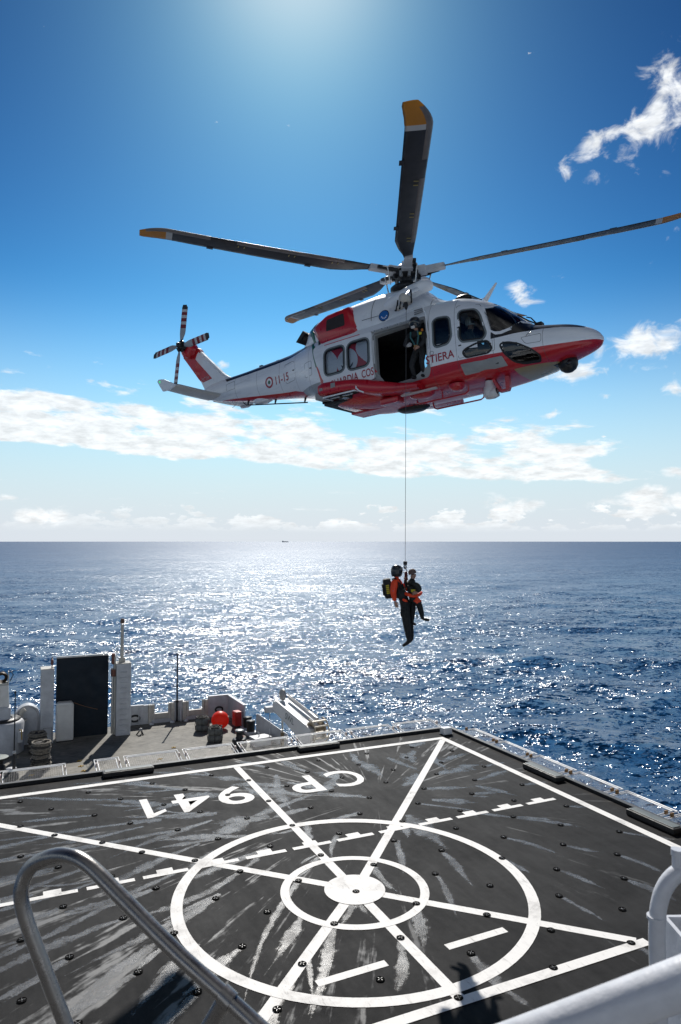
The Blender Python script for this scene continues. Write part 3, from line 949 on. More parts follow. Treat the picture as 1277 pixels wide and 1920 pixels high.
m = MB(); m.prism([(.08, .05), (.42, .05), (.05, .75)], -.10, -.06, 'x'); m.build('brace', white_plate, t_)
o = thing('stern_pole', 'tall thin black pole standing on the stern bulwark', 'pole', dk(-1.72, -25.50, QZ), DROT)
MB().tube([(0, 0, .01), (0, 0, 1.2), (0, 0, 3.55)], [.05, .042, .035], 10).build('pole', black_paint, o)
MB().lathe([(0, .06), (.06, .05), (.06, 0)], 10, 0, Matrix.Translation((0, 0, 3.52))).build('pole_cap', black_paint, o)
MB().bbox(-.07, .07, -.1, .06, 1.0, 1.12, .01).build('clamp', black_paint, o)
t_, hw = bulwark('x', -3.42, -4.62, 'white corner bulwark plate behind the orange buoy', 1.12)
MB().tube([(.20 * math.cos(2 * math.pi * k / 20), .07, .40 + .13 * math.sin(2 * math.pi * k / 20)) for k in range(20)], .05, 8, closed=True).build('chock', black_paint, t_)
# side bulwark running forward from the corner
t_ = thing('side_bulwark', 'white side bulwark running forward from the stern corner', 'bulwark', dk(-4.62, -24.25, QZ), (0, 0, DANG + R(92)))
MB().bbox(-1.36, 1.36, -.05, .05, .01, 1.10, .012).build('plate', white_plate, t_)
MB().bbox(-1.37, 1.37, -.09, .09, 1.10, 1.15, .015).build('top_rail', white_plate, t_)
for k in range(4): MB().prism([(.05, .02), (.35, .02), (.05, .8)], -1.0 + .6 * k, -.97 + .6 * k, 'x').build('bracket', white_plate, t_)
t_ = thing('low_bulwark', 'sloping white low bulwark left of the crane', 'bulwark', dk(-5.10, -19.95, QZ), (0, 0, DANG + R(105)))
m = MB(); m.prism([(-1.25, .01), (1.35, .01), (1.35, .55), (.9, .62), (-1.05, 1.0), (-1.25, 1.0)], -.05, .05, 'y'); m.build('plate', white_plate, t_)
m = MB(); m.tube([(-1.25, 0, 1.02), (-1.05, 0, 1.02), (.9, 0, .64), (1.35, 0, .57)], .035, 8); m.build('top_rail', white_plate, t_)
for k, x in enumerate((-.35, -.20)):
    m = MB(); m.box(x - .035, x + .035, .052, .06, .30, .78); m.build('warning_stripe', mat('stripe_dull_red', (.28, .03, .03), .5), t_)
for x in (-.9, .1, .8): MB().prism([(.05, .02), (.25, .02), (.05, .5)], x, x + .03, 'x').build('bracket', white_plate, t_)

# ---- things lying on the quarterdeck
o = thing('buoy', 'big round orange-red buoy on the aft deck', 'buoy', dk(-3.42, -23.05, QZ + .455))
m = MB(); m.lathe([(0.45 * math.cos(R(a)), 0.45 * math.sin(R(a))) for a in range(-90, 91, 9)], 32); bmt = mat('buoy_orange', (.92, .055, .018), .40, var=.05)
tt = NT(bmt.node_tree); tl = tt.new('ShaderNodeBsdfTranslucent'); tl.inputs[0].default_value = (.95, .07, .02, 1)   # thin inflated vinyl lets light through
mxs = tt.new('ShaderNodeMixShader'); mxs.inputs[0].default_value = .4
tt.l.new(tt.n['Principled BSDF'].outputs[0], mxs.inputs[1]); tt.l.new(tl.outputs[0], mxs.inputs[2]); tt.l.new(mxs.outputs[0], tt.n['Material Output'].inputs[0])
m.build('float', bmt, o)
m = MB(); m.lathe([(0, .05), (.05, .04), (.07, -.02)], 12, 0, Matrix.Rotation(R(70), 4, 'Y') @ Matrix.Translation((0, 0, .45))); m.build('plug', mat('plug_pale', (.6, .5, .4), .5), o)


def fender_stack(a, b_, lab):
    o = dthing('fender_stack', lab, 'fender stack', a, b_, group='grey fender stacks with rope')
    gm_ = mat('fender_grey', (.13, .135, .13), .8, var=.35, vscale=9)
    for z in (.18, .50):
        m = MB(); m.lathe([(.24, z - .15), (.33, z - .15), (.37, z), (.33, z + .15), (.24, z + .15)], 24); m.build('fender', gm_, o)
    for k in range(5):
        a_ = 2 * math.pi * k / 5
        m = MB(); m.tube([(.35 * math.cos(a_), .35 * math.sin(a_), .02), (.385 * math.cos(a_), .385 * math.sin(a_), .34), (.33 * math.cos(a_), .33 * math.sin(a_), .70)], .014, 6); m.build('lashing', dark_rope, o)
    m = MB(); rnd = random.Random(int(a * 10) + 5)
    for k in range(7):
        r_ = rnd.uniform(.1, .3); cx_, cy_ = rnd.uniform(-.08, .08), rnd.uniform(-.08, .08)
        m.tube([(cx_ + r_ * math.cos(2 * math.pi * j / 14), cy_ + r_ * math.sin(2 * math.pi * j / 14), .67 + rnd.uniform(0, .05)) for j in range(14)], .022, 6, closed=True)
    struct(m.build('rope_coil', dark_rope, o), 'stuff')


fender_stack(-2.52, -23.1, 'grey fender stack with black rope, behind and left of the orange buoy')
fender_stack(-2.62, -20.95, 'grey fender stack with black rope, nearer one in front of the orange buoy')
o = dthing('capstan', 'black capstan with a grey top on the aft deck', 'capstan', -3.44, -19.65)
MB().lathe([(.34, 0.005), (.34, .30), (.31, .36), (.20, .37)], 24).build('base', black_paint, o)
MB().lathe([(.20, .37), (.15, .46), (.15, .64), (.21, .72)], 24).build('drum', black_paint, o)
MB().lathe([(.21, .72), (.21, .76), (.17, .78), (0, .785)], 24).build('top', mat('capstan_grey', (.32, .34, .34), .4, var=.2), o)
o = dthing('fire_box', 'red upright fire-hose box against the side bulwark', 'fire box', -4.30, -22.95, rz=R(8))
MB().bbox(-.14, .18, -.22, .22, .12, .85, .02).build('case', mat('box_red', (.42, .018, .014), .45, var=.1), o)
MB().bbox(.18, .20, -.19, .19, .15, .82, .008).build('door', MATS['box_red'], o)
MB().box(-.1, .1, -.15, .15, .005, .12).build('stand', black_paint, o)
for i, (a0, b0, lab) in enumerate(((-4.62, -22.25, 'black roller bollard right behind the red box'), (-4.55, -21.45, 'black roller bollard between the red box and the low bulwark'))):
    o = dthing('roller_bollard', lab, 'bollard', a0, b0, group='roller bollards along the side')
    MB().lathe([(.20, .14), (.20, .55), (.23, .60), (.23, .66), (0, .67)], 20).build('roller', black_paint, o)
    MB().bbox(-.28, .28, -.28, .28, .005, .16, .04).build('base', white_plate, o)
o = dthing('hatch_box', 'white hatch box with a handle beside the capstan', 'hatch', -4.42, -19.5, rz=R(8))
MB().bbox(-.42, .42, -.30, .30, .005, .34, .03).build('coaming', white_plate, o)
MB().bbox(-.45, .45, -.33, .33, .34, .40, .02).build('lid', white_plate, o)
MB().tube([(.05, -.05, .40), (.05, -.05, .56), (.12, -.05, .60)], .025, 8).build('handle', white_plate, o)
o = dthing('deck_shackle', 'small dark deck fairlead on a rusty patch near the pillar', 'fairlead', .45, -23.65)
for k in range(3):
    a_ = 2 * math.pi * k / 3
    MB().tube([(0, 0, .26), (.20 * math.cos(a_), .20 * math.sin(a_), .01)], .035, 8).build('leg', black_paint, o)
MB().lathe([(0, .32), (.07, .30), (.09, .22), (.09, .18)], 14).build('head', grey_metal, o)
yel = mat('dull_yellow', (.42, .26, .03), .6, var=.3, vscale=20)
for i, (a0, b0) in enumerate(((3.55, -19.6), (3.5, -18.9), (3.55, -20.4), (-0.6, -20.7), (0.3, -19.2), (5.6, -18.6), (5.5, -19.2))):
    o = dthing('lashing_point', 'small yellow lashing point on the grey aft deck, ' + ('middle of the left group of three', 'nearest of the left group of three', 'farthest of the left group of three', 'below the capstan', 'in the middle of the deck', 'nearer one behind the left net', 'farther one behind the left net')[i], 'lashing point', a0, b0, rz=random.uniform(0, 1), group='yellow lashing points')
    for k in range(4):
        m = MB(); m.bbox(.02, .12, -.02, .02, .004, .03, .006, M=Matrix.Rotation(R(90 * k), 4, 'Z')); m.build('arm', yel, o)
    MB().lathe([(0, .05), (.03, .045), (.035, .004)], 10).build('stud', yel, o)

o = MB().tube([(x, y, .024) for x, y in ((-4.1, -22.7), (-3.9, -21.9), (-4.1, -21.2), (-3.9, -20.4), (-3.7, -19.9))], .02, 7).build('fire_hose', mat('hose_dull_red', (.22, .03, .025), .6), None, DC + Vector((0, 0, QZ)), DROT)
tag(o, 'thin dull red hose lying between the red box and the capstan', 'hose')

# ---- rope stacks at the left
def rope_stack(a, b_, hh, lab, seed, rad=.36):
    o = dthing('rope_stack', lab, 'rope stack', a, b_, group='stacked mooring rope')
    rnd = random.Random(seed); z = .05
    lay = 0
    while z < hh:
        m = MB(); ro = rad + rnd.uniform(-.05, .03)
        pts = []
        for j in range(22):
            an = 2 * math.pi * j / 22
            pts.append((ro * math.cos(an) + rnd.uniform(-.02, .02), ro * math.sin(an) + rnd.uniform(-.02, .02), z + rnd.uniform(-.015, .015)))
        m.tube(pts, .042, 7, closed=True); m.build('rope_turn', rope_m if rnd.random() < .55 else dark_rope, o)
        z += .075; lay += 1
    m = MB(); m.lathe([(0, hh - .05), (rad - .06, hh - .06), (rad - .05, .02)], 18); m.build('core', dark_rope, o)
    for k in range(3):
        m = MB(); a_ = rnd.uniform(0, 6)
        m.tube([(.1 * math.cos(a_ + q) * (1 + q), .14 * math.sin(a_ + q * 1.5), hh + .03 * math.sin(q * 3)) for q in np.linspace(0, 2.4, 9)], .035, 6); m.build('loose_turn', rope_m, o)


rope_stack(5.2, -22.55, .92, 'stack of tan and black rope behind, next to the white winch housing', 3)
rope_stack(5.12, -20.0, 1.15, 'tall stack of black and grey rope, the nearer one at the left', 4)

# ---- winch house, davit and bits at the far left
o = dthing('winch_housing', 'round white winch housing with a davit post at the left edge', 'winch', 6.75, -23.35)
MB().lathe([(1.0, .005), (1.0, 1.30), (.92, 1.42), (.70, 1.46), (0, 1.47)], 36).build('drum_house', white_plate, o)
MB().bbox(-.95, -.72, .15, .75, .5, 1.0, .03).build('side_box', white_plate, o)
MB().lathe([(.85, 1.42), (.85, 1.50), (.5, 1.52)], 30).build('turntable', black_paint, o)
MB().bbox(-.42, .38, -.35, .38, 1.46, 2.05, .05).build('davit_base', white_plate, o)
m = MB(); m.prism([(-.36, 2.0), (.36, 2.0), (.22, 3.05), (-.30, 3.05)], -.22, .22); m.build('davit_post', mat('davit_white', (.72, .71, .68), .45, var=.1), o)
MB().bbox(-.32, .26, -.26, .26, 3.03, 3.14, .03).build('post_collar', cream, o)
m = MB(); m.lathe([(.24, -.16), (.26, -.1), (.12, -.04), (.12, .04), (.26, .1), (.24, .16)], 18, 0, Matrix.Translation((-.02, 0, 3.36)) @ Matrix.Rotation(R(90), 4, 'X')); m.build('sheave', mat('sheave_dark', (.06, .045, .035), .5, metal=.5, var=.4, vscale=12), o)
m = MB()
for sx in (-.3, .24):
    m.box(sx - .02, sx + .02, -.2, .2, 3.1, 3.62)
m.build('sheave_cheek', cream, o)
m = MB(); m.tube([(-.36, .24, 3.2), (-.50, .3, 3.5), (-.42, .3, 3.65), (-.30, .24, 3.6)], .02, 6); m.build('hose', black_rubber, o)
m = MB(); m.tube([(.16, .26, 2.1), (.12, .26, 3.0)], .05, 8); m.tube([(.28, .26, 2.1), (.22, .26, 3.0)], .035, 8); m.build('ram', grey_metal, o)
m = MB(); m.tube([(-.75, .5, 1.05), (-.88, .8, 1.08), (-.90, .85, .65)], .025, 6); m.build('lever', yel, o)
o = dthing('winch_cover', 'rounded white cover plate between the winch and the left pillar', 'winch', 5.62, -24.3)
vs = []; 
pts = [(.55 * math.cos(R(a)), 1.25 + .60 * math.sin(R(a))) for a in range(0, 181, 12)]
m = MB(); m.prism([(.55, .01)] + pts + [(-.55, .01)], -.35, .25, 'y'); m.build('cover', white_plate, o)
m = MB(); m.tube([(x * .86, .26, z * .95 + .03) for x, z in [(.55, .1)] + pts + [(-.55, .1)]], .012, 6); m.build('seam', mat('seam_grey', (.3, .3, .3), .6), o)
m = MB(); m.tube([(.3, .42, 1.3), (.25, .46, 1.6), (.1, .46, 1.72)], .10, 10); m.lathe([(0, .0), (.3, .0), (.3, .06), (0, .06)], 18, 0, Matrix.Translation((.3, .5, 1.2))); m.build('brake_unit', cream, o)
o = dthing('left_machinery', 'rusty orange and white winch machinery at the left edge', 'winch', 7.55, -24.1)
MB().bbox(-.35, .35, -.3, .3, .0, 1.7, .04).build('frame', mat('machine_dark', (.05, .04, .035), .6, var=.4, vscale=6), o)
MB().tube([(-.12, .32, 1.6), (-.10, .32, 2.15)], .07, 10).build('cylinder', white_plate, o)
MB().tube([(.14, .32, 1.6), (.12, .32, 2.05)], .09, 10).build('accumulator', mat('dull_orange', (.34, .16, .04), .5, var=.3, vscale=10), o)
for i, (a0, b0, lab, hh) in enumerate(((6.75, -19.75, 'black capstan head at the left edge of the aft deck', .75), (6.25, -19.05, 'low dark bollard with a white cap at the left edge', .42))):
    o = dthing('mooring_capstan', lab, 'capstan', a0, b0)
    MB().lathe([(.30, .005), (.28, hh * .5), (.18, hh * .6), (.2, hh * .8), (.42 if i == 0 else .24, hh * .93), (.40 if i == 0 else .2, hh)], 22).build('drum', black_paint, o)
    MB().lathe([(.40 if i == 0 else .20, hh), (.2, hh + .02), (0, hh + .03)], 22).build('cap', mat('cap_grey_green', (.20, .23, .21), .5) if i == 0 else white_plate, o)
o = thing('whip_aerial', 'thin black whip aerial rising past the left deck edge', 'aerial', dk(6.15, -10.45, QZ), DROT)
MB().tube([(0, 0, .02), (0, 0, 2.0), (0, 0, 3.3), (0, 0, 5.1)], [.045, .042, .022, .014], 10).build('rod', black_paint, o)
MB().tube([(0, 0, 2.6), (0, 0, 3.35)], [.055, .04], 10).build('base_insulator', black_rubber, o)
MB().lathe([(.05, 3.33), (.06, 3.37), (.03, 3.42)], 10).build('collar', grey_metal, o)
MB().lathe([(.02, 5.08), (.035, 5.12), (0, 5.18)], 8).build('tip', black_rubber, o)

# ---- white deck crane beyond the flight deck edge
o = dthing('deck_crane', 'white box-beam deck crane with its boom folded, beyond the deck edge', 'crane', -5.75, -14.6, QZ)
OM = Matrix(((_e1.x, _e2.x, 0, 0), (_e1.y, _e2.y, 0, 0), (0, 0, 1, 0), (0, 0, 0, 1))).inverted()
crw = mat('crane_white', (.74, .75, .76), .42, coat=.1, var=.08, vscale=2)


def CW(x, y, z):      # world point -> crane frame
    p = Vector((x, y, z)) - dk(-5.75, -14.6, QZ)
    return OM @ p


A_ = CW(-2.62, 31.6, -0.22); B_ = CW(-1.05, 29.2, -0.78)            # boom head and heel
ax = (B_ - A_).normalized(); sd_ = Vector((0, 0, 1)).cross(ax).normalized(); up_ = ax.cross(sd_)
if up_.z < 0: up_ = -up_
Lb = (B_ - A_).length
CMx = Matrix(((ax.x, sd_.x, up_.x, A_.x), (ax.y, sd_.y, up_.y, A_.y), (ax.z, sd_.z, up_.z, A_.z), (0, 0, 0, 1)))
sgn0 = 1 if (CMx.to_3x3() @ Vector((0, 1, 0))).y > 0 else -1
m = MB(); m.prism([(-.1, -.30), (.15, -.42), (1.2, -.50), (Lb * .70, -.62), (Lb * .86, -1.25), (Lb + .40, -1.2), (Lb + .25, .10), (0.25, .10), (-.1, .0)], -.36, .36, 'y', M=CMx); m.build('boom', crw, o)
m = MB(); m.box(.1, Lb - .1, -.39, -.33, .101, .14, M=CMx); m.box(.1, Lb - .1, .33, .39, .101, .14, M=CMx); m.build('boom_flange', crw, o)
m = MB(); m.tube([CMx @ Vector((.3, sgn0 * -.2, .26)), CMx @ Vector((Lb * .55, sgn0 * -.2, .27)), CMx @ Vector((Lb - .2, sgn0 * -.2, .25))], [.08, .10, .10], 12); m.build('luffing_cylinder', mat('cylinder_pale', (.60, .60, .60), .3, coat=.2), o)
m = MB(); m.tube([CMx @ Vector((.2, .12, .42)), CMx @ Vector((Lb * .6, .12, .40)), CMx @ Vector((Lb, .10, .5))], .02, 6); m.build('hoist_wire', cream, o)
m = MB(); m.lathe([(.0, -.05), (.20, -.05), (.26, -.03), (.22, 0), (.26, .03), (.20, .05), (0, .05)], 18, 0, CMx @ Matrix.Translation((.05, 0, .32)) @ Matrix.Rotation(R(90), 4, 'X')); m.build('head_sheave', mat('sheave_grey', (.36, .36, .35), .45, metal=.4, var=.2), o)
m = MB(); m.lathe([(.30, -.26), (.38, -.26), (.38, -.22), (.20, -.20), (.20, .20), (.38, .22), (.38, .26), (.30, .26)], 22, 0, CMx @ Matrix.Translation((Lb + .12, 0, -.05)) @ Matrix.Rotation(R(90), 4, 'X')); m.build('heel_drum', mat('drum_tan', (.36, .29, .20), .5, metal=.3, var=.35, vscale=8), o)
for k in range(4):
    m = MB(); a_ = R(15 + 30 * k); m.box(-.05, .05, -.33, .33, -.02, .04, M=CMx @ Matrix.Translation((Lb + .12 + .46 * math.sin(a_), 0, -.05 + .46 * math.cos(a_)))); m.build('drum_guard_bar', mat('guard_tan', (.50, .44, .33), .5, var=.3, vscale=10), o)
for sy in (-.32, .32):
    m = MB(); m.tube([CMx @ Vector((Lb + .12 + .48 * math.sin(R(q)), sy, -.05 + .48 * math.cos(R(q)))) for q in range(-20, 150, 14)], .03, 6); m.build('drum_guard_rim', MATS['guard_tan'], o)
m = MB(); m.tube([CMx @ Vector((.15, 0, -.4)), CMx @ Vector((.15, 0, -.4)) + Vector((0, 0, -.9))], .02, 6); m.tube([CMx @ Vector((.25, 0, -.4)), CMx @ Vector((.22, 0, -.4)) + Vector((0, 0, -.9))], .015, 6); m.build('fall_wire', cream, o)
pb = CMx @ Vector((.18, 0, -.4)) + Vector((0, 0, -1.2))
m = MB(); m.bbox(-.07, .07, -.07, .07, -.3, .3, .03, M=Matrix.Translation(pb)); m.build('hook_block', mat('hook_rust', (.16, .12, .07), .6, var=.4, vscale=14), o)
hb = CMx @ Vector((Lb + .1, 0, -.8))
m = MB(); m.bbox(hb.x - .4, hb.x + .4, hb.y - .4, hb.y + .4, 0.0, hb.z + .1, .05); m.build('pedestal', crw, o)
me_ = None
tx = place_text('SWL', o, mat('crane_letters', (.06, .10, .11), .5), 'lettering', CMx @ Matrix(((1, 0, 0, 1.45), (0, 0, 1, 0.0), (0, 1, 0, -.17), (0, 0, 0, 1))), .75, .26)
# lettering goes on whichever beam side faces the flight deck
cam_side = 1 if (CMx.to_3x3() @ Vector((0, 1, 0))).y > 0 else -1
sgn = cam_side
for v in tx.data.vertices:
    q = CMx.inverted() @ v.co; q.y = sgn * .364
    if sgn > 0: q.x = 2 * 1.45 - q.x
    v.co = CMx @ q
o = thing('floodlight', 'small white floodlight box on a thin post left of the crane head', 'floodlight', dk(-4.95, -19.7, QZ), DROT)
MB().bbox(-.24, .24, -.14, .14, 1.42, 1.70, .03).build('housing', white_plate, o)
MB().box(-.20, .20, -.146, -.141, 1.46, 1.66).build('lens', MATS['lens_grey'], o)
MB().tube([(0, 0, .02), (0, 0, 1.45)], .022, 8).build('post', white_plate, o)
# a ship far off on the horizon
o = thing('distant_ship', 'tiny grey ship on the horizon under the helicopter', 'ship', (-900, 11500, SEA_Z), (0, 0, 0))
sm_ = mat('far_ship_grey', (.35, .40, .45), .8)
MB().prism([(-52, 0), (48, 0), (58, 11), (-55, 11)], -8, 8, 'y').build('hull', sm_, o)
MB().box(-48, -28, -7, 7, 11, 24).build('superstructure', sm_, o)
MB().box(-20, 40, -6, 6, 11, 14).build('cargo', sm_, o)

# ================================================================== HELICOPTER
# body frame: x forward, y to port, z up, origin at the main rotor hub
H_POS = Vector((1.766, 18.654, EYE + 7.188))
_y, _p = R(36.0), R(4.8)
HF = Vector((math.cos(_y) * math.cos(_p), -math.sin(_y) * math.cos(_p), math.sin(_p)))
HP = Vector((math.sin(_y), math.cos(_y), 0))            # port
HU = HF.cross(HP)
HM = Matrix(((HF.x, HP.x, HU.x, H_POS.x), (HF.y, HP.y, HU.y, H_POS.y), (HF.z, HP.z, HU.z, H_POS.z), (0, 0, 0, 1)))
HMI = HM.inverted()
heli = thing('rescue_helicopter', 'white and red rescue helicopter hovering over the deck with its cabin door open', 'helicopter')
heli.matrix_world = HM


def pchip(xs, ys):
    xs = np.array(xs, float); ys = np.array(ys, float)
    h = np.diff(xs); d = np.diff(ys) / h
    m_ = np.zeros_like(xs); m_[0], m_[-1] = d[0], d[-1]
    for i in range(1, len(xs) - 1):
        if d[i - 1] * d[i] > 0:
            w1, w2 = 2 * h[i] + h[i - 1], h[i] + 2 * h[i - 1]
            m_[i] = (w1 + w2) / (w1 / d[i - 1] + w2 / d[i])
    def fn(x):
        x = np.clip(np.asarray(x, float), xs[0], xs[-1])
        i = np.clip(np.searchsorted(xs, x, side='right') - 1, 0, len(xs) - 2)
        t_ = (x - xs[i]) / h[i]
        return ((2 * t_ ** 3 - 3 * t_ ** 2 + 1) * ys[i] + (t_ ** 3 - 2 * t_ ** 2 + t_) * h[i] * m_[i]
                + (-2 * t_ ** 3 + 3 * t_ ** 2) * ys[i + 1] + (t_ ** 3 - t_ ** 2) * h[i] * m_[i + 1])
    return fn


class Loft:
    """body of superelliptic sections: stations (x, ztop, zbottom, halfwidth, zmid, n_top, n_bottom)"""

    def __init__(self, st):
        st = sorted(st); c = list(zip(*st))
        self.x0, self.x1 = st[0][0], st[-1][0]
        self.zt, self.zb, self.w, self.zm, self.nt, self.nb = [pchip(c[0], k) for k in c[1:]]

    def pt(self, x, ph, off=0.0, side=-1):
        """ph: angle, +90 deg top, 0 the widest line, -90 bottom; side -1 starboard"""
        zt, zb, w_, zm, nt, nb = (float(f(x)) for f in (self.zt, self.zb, self.w, self.zm, self.nt, self.nb))
        c, s = max(math.cos(ph), 0.0), math.sin(ph)
        n = nt if s >= 0 else nb
        y = w_ * c ** (2 / n); z = zm + ((zt - zm) if s >= 0 else (zm - zb)) * (abs(s) ** (2 / n)) * (1 if s >= 0 else -1)
        if off:
            hh = (zt - zm) if s >= 0 else (zm - zb)
            gy = (max(y, 1e-6) / w_) ** (n - 1) / w_; gz = (abs(z - zm) / hh) ** (n - 1) / hh * (1 if s >= 0 else -1)
            L = math.hypot(gy, gz); y += off * gy / L; z += off * gz / L
        return Vector((x, side * y, z))

    def ph(self, x, z):
        zt, zb, zm, nt, nb = (float(f(x)) for f in (self.zt, self.zb, self.zm, self.nt, self.nb))
        if z >= zm: return math.asin(min(1.0, max(0.0, (z - zm) / (zt - zm))) ** (nt / 2))
        return -math.asin(min(1.0, (zm - z) / (zm - zb)) ** (nb / 2))

    def on(self, x, z, off=0.0, side=-1):
        return self.pt(x, self.ph(x, z), off, side)


def in_poly(x, y, P):
    c = False; n = len(P); j = n - 1
    for i in range(n):
        if (P[i][1] > y) != (P[j][1] > y) and x < (P[j][0] - P[i][0]) * (y - P[i][1]) / (P[j][1] - P[i][1]) + P[i][0]: c = not c
        j = i
    return c


def round_poly(P, r=0.1, seg=4):
    out = []; n = len(P)
    for i in range(n):
        p0, p1, p2 = Vector(P[i - 1]), Vector(P[i]), Vector(P[(i + 1) % n])
        a_, b_ = (p0 - p1), (p2 - p1)
        d_ = min(r, a_.length * .45, b_.length * .45)
        A, B = p1 + a_.normalized() * d_, p1 + b_.normalized() * d_
        for k in range(seg + 1):
            s = k / seg
            out.append(tuple((1 - s) ** 2 * A + 2 * s * (1 - s) * p1 + s * s * B))
    return out


def grow_poly(P, d):
    """offset a closed outline outwards by d"""
    n = len(P); area = sum(P[i - 1][0] * P[i][1] - P[i][0] * P[i - 1][1] for i in range(n))
    sg = 1 if area > 0 else -1
    out = []
    for i in range(n):
        t_ = Vector(P[(i + 1) % n]) - Vector(P[i - 1])
        if t_.length < 1e-9: out.append(P[i]); continue
        t_.normalize(); out.append((P[i][0] + sg * t_.y * d, P[i][1] - sg * t_.x * d))
    return out


FUS = Loft([  # x, ztop, zbot, w, zmid, nt, nb
    (4.87, -3.02, -3.10, 0.03, -3.06, 2, 2), (4.80, -2.90, -3.19, 0.20, -3.06, 2, 2), (4.62, -2.76, -3.27, 0.37, -3.06, 2.1, 2.1), (4.2, -2.585, -3.36, 0.60, -3.05, 2.2, 2.3),
    (3.8, -2.50, -3.44, 0.76, -3.04, 2.2, 2.5), (3.46, -2.43, -3.50, 0.88, -3.0, 2.2, 2.7), (3.1, -2.10, -3.54, 0.98, -2.92, 2.3, 3.0), (2.7, -1.77, -3.56, 1.06, -2.82, 2.5, 3.4),
    (2.3, -1.53, -3.57, 1.11, -2.70, 2.8, 3.8), (1.7, -1.34, -3.57, 1.14, -2.60, 3.2, 4.0), (1.0, -1.30, -3.57, 1.145, -2.55, 3.4, 4.2), (-1.0, -1.30, -3.55, 1.145, -2.5, 3.4, 4.2),
    (-2.0, -1.28, -3.40, 1.13, -2.4, 3.2, 3.8), (-2.6, -1.24, -3.08, 1.03, -2.2, 2.8, 3.2), (-3.4, -1.26, -2.74, 0.74, -2.0, 2.4, 2.6), (-4.0, -1.31, -2.60, 0.56, -1.95, 2.3, 2.5),
    (-5.0, -1.35, -2.45, 0.45, -1.9, 2.3, 2.5), (-6.0, -1.39, -2.30, 0.36, -1.86, 2.3, 2.4), (-7.0, -1.40, -2.10, 0.27, -1.76, 2.2, 2.3), (-7.6, -1.45, -1.94, 0.19, -1.70, 2.2, 2.2), (-7.86, -1.52, -1.84, 0.10, -1.68, 2, 2)])

# ---- openings in the side view (x, z); both sides unless noted
W_FRONT = round_poly([(1.25, -1.98), (1.34, -1.93), (1.66, -1.97), (1.69, -2.45), (1.60, -2.60), (1.24, -2.62)], 0.12)
W_PILOT = round_poly([(1.92, -1.90), (2.28, -1.93), (2.40, -2.10), (2.54, -2.60), (2.46, -2.71), (1.97, -2.65), (1.91, -2.55)], 0.10)
W_LOWER = round_poly([(1.96, -2.92), (2.03, -2.86), (2.30, -2.79), (2.57, -2.78), (2.66, -2.98), (2.56, -3.06), (2.02, -3.05)], 0.06)
W_CHIN = round_poly([(2.84, -2.92), (3.02, -2.91), (3.24, -2.99), (3.50, -3.16), (3.64, -3.31), (3.60, -3.39), (3.26, -3.40), (3.08, -3.34), (2.92, -3.14)], 0.07)
W_AFT1 = round_poly([(-2.02, -1.93), (-1.37, -1.93), (-1.40, -2.60), (-2.04, -2.60)], 0.16)
W_AFT2 = round_poly([(-1.25, -1.93), (-0.60, -1.93), (-0.62, -2.63), (-1.27, -2.63)], 0.16)
DOOR = round_poly([(-0.47, -1.86), (1.0, -1.80), (1.06, -2.0), (1.03, -3.12), (0.97, -3.235), (-0.20, -3.285), (-0.40, -3.12), (-0.47, -2.9)], 0.07)


def scr(x, z): return (x, FUS.ph(x, z))


W_SCREEN = [scr(2.46, -1.90), scr(2.60, -1.86)] + [(2.60, R(62)), (2.55, R(87)), (3.40, R(87)), (3.37, R(70)), (3.27, R(52))] + [scr(3.08, -2.60), scr(2.88, -2.655), scr(2.76, -2.64), scr(2.64, -2.55)]
# as drawn the glass runs from the centre post round to the door post

SIDE_CUTS = [(W_FRONT, 0), (W_PILOT, 0), (W_LOWER, 0), (W_CHIN, 0), (DOOR, -1), (round_poly([(-0.40, -1.93), (0.22, -1.93), (0.22, -2.63), (-0.40, -2.63)], .15), 1),
             (round_poly([(0.34, -1.93), (0.94, -1.93), (0.94, -2.63), (0.34, -2.63)], .15), 1)]


def cut(x, z, ph, side):
    for P, s in SIDE_CUTS:
        if s in (0, side) and in_poly(x, z, P): return True
    return in_poly(x, ph, W_SCREEN)


def body_grid(off, x0, x1, step, K, cuts=True):
    xs = np.unique(np.concatenate([np.arange(x0, x1, step), [x1]]))
    phs = [-math.pi / 2 + math.pi * k / K for k in range(K + 1)]
    vs = []; idx = {}
    N = 2 * K
    for x in xs:
        for j in range(N):
            if j <= K: p = FUS.pt(x, phs[j], off, -1)
            else: p = FUS.pt(x, phs[N - j], off, 1)
            vs.append(p)
    fs = []
    for i in range(len(xs) - 1):
        xm = (xs[i] + xs[i + 1]) / 2
        for j in range(N):
            j2 = (j + 1) % N
            if cuts and xm > -1:
                q = (vs[i * N + j] + vs[i * N + j2] + vs[(i + 1) * N + j] + vs[(i + 1) * N + j2]) / 4
                side = -1 if j < K else 1
                php = (phs[j] + phs[j + 1]) / 2 if j < K else (phs[N - j] + phs[N - j - 1]) / 2
                if cut(xm, q.z, php, side): continue
            fs.append((i * N + j, i * N + j2, (i + 1) * N + j2, (i + 1) * N + j))
    return vs, fs, N, len(xs)


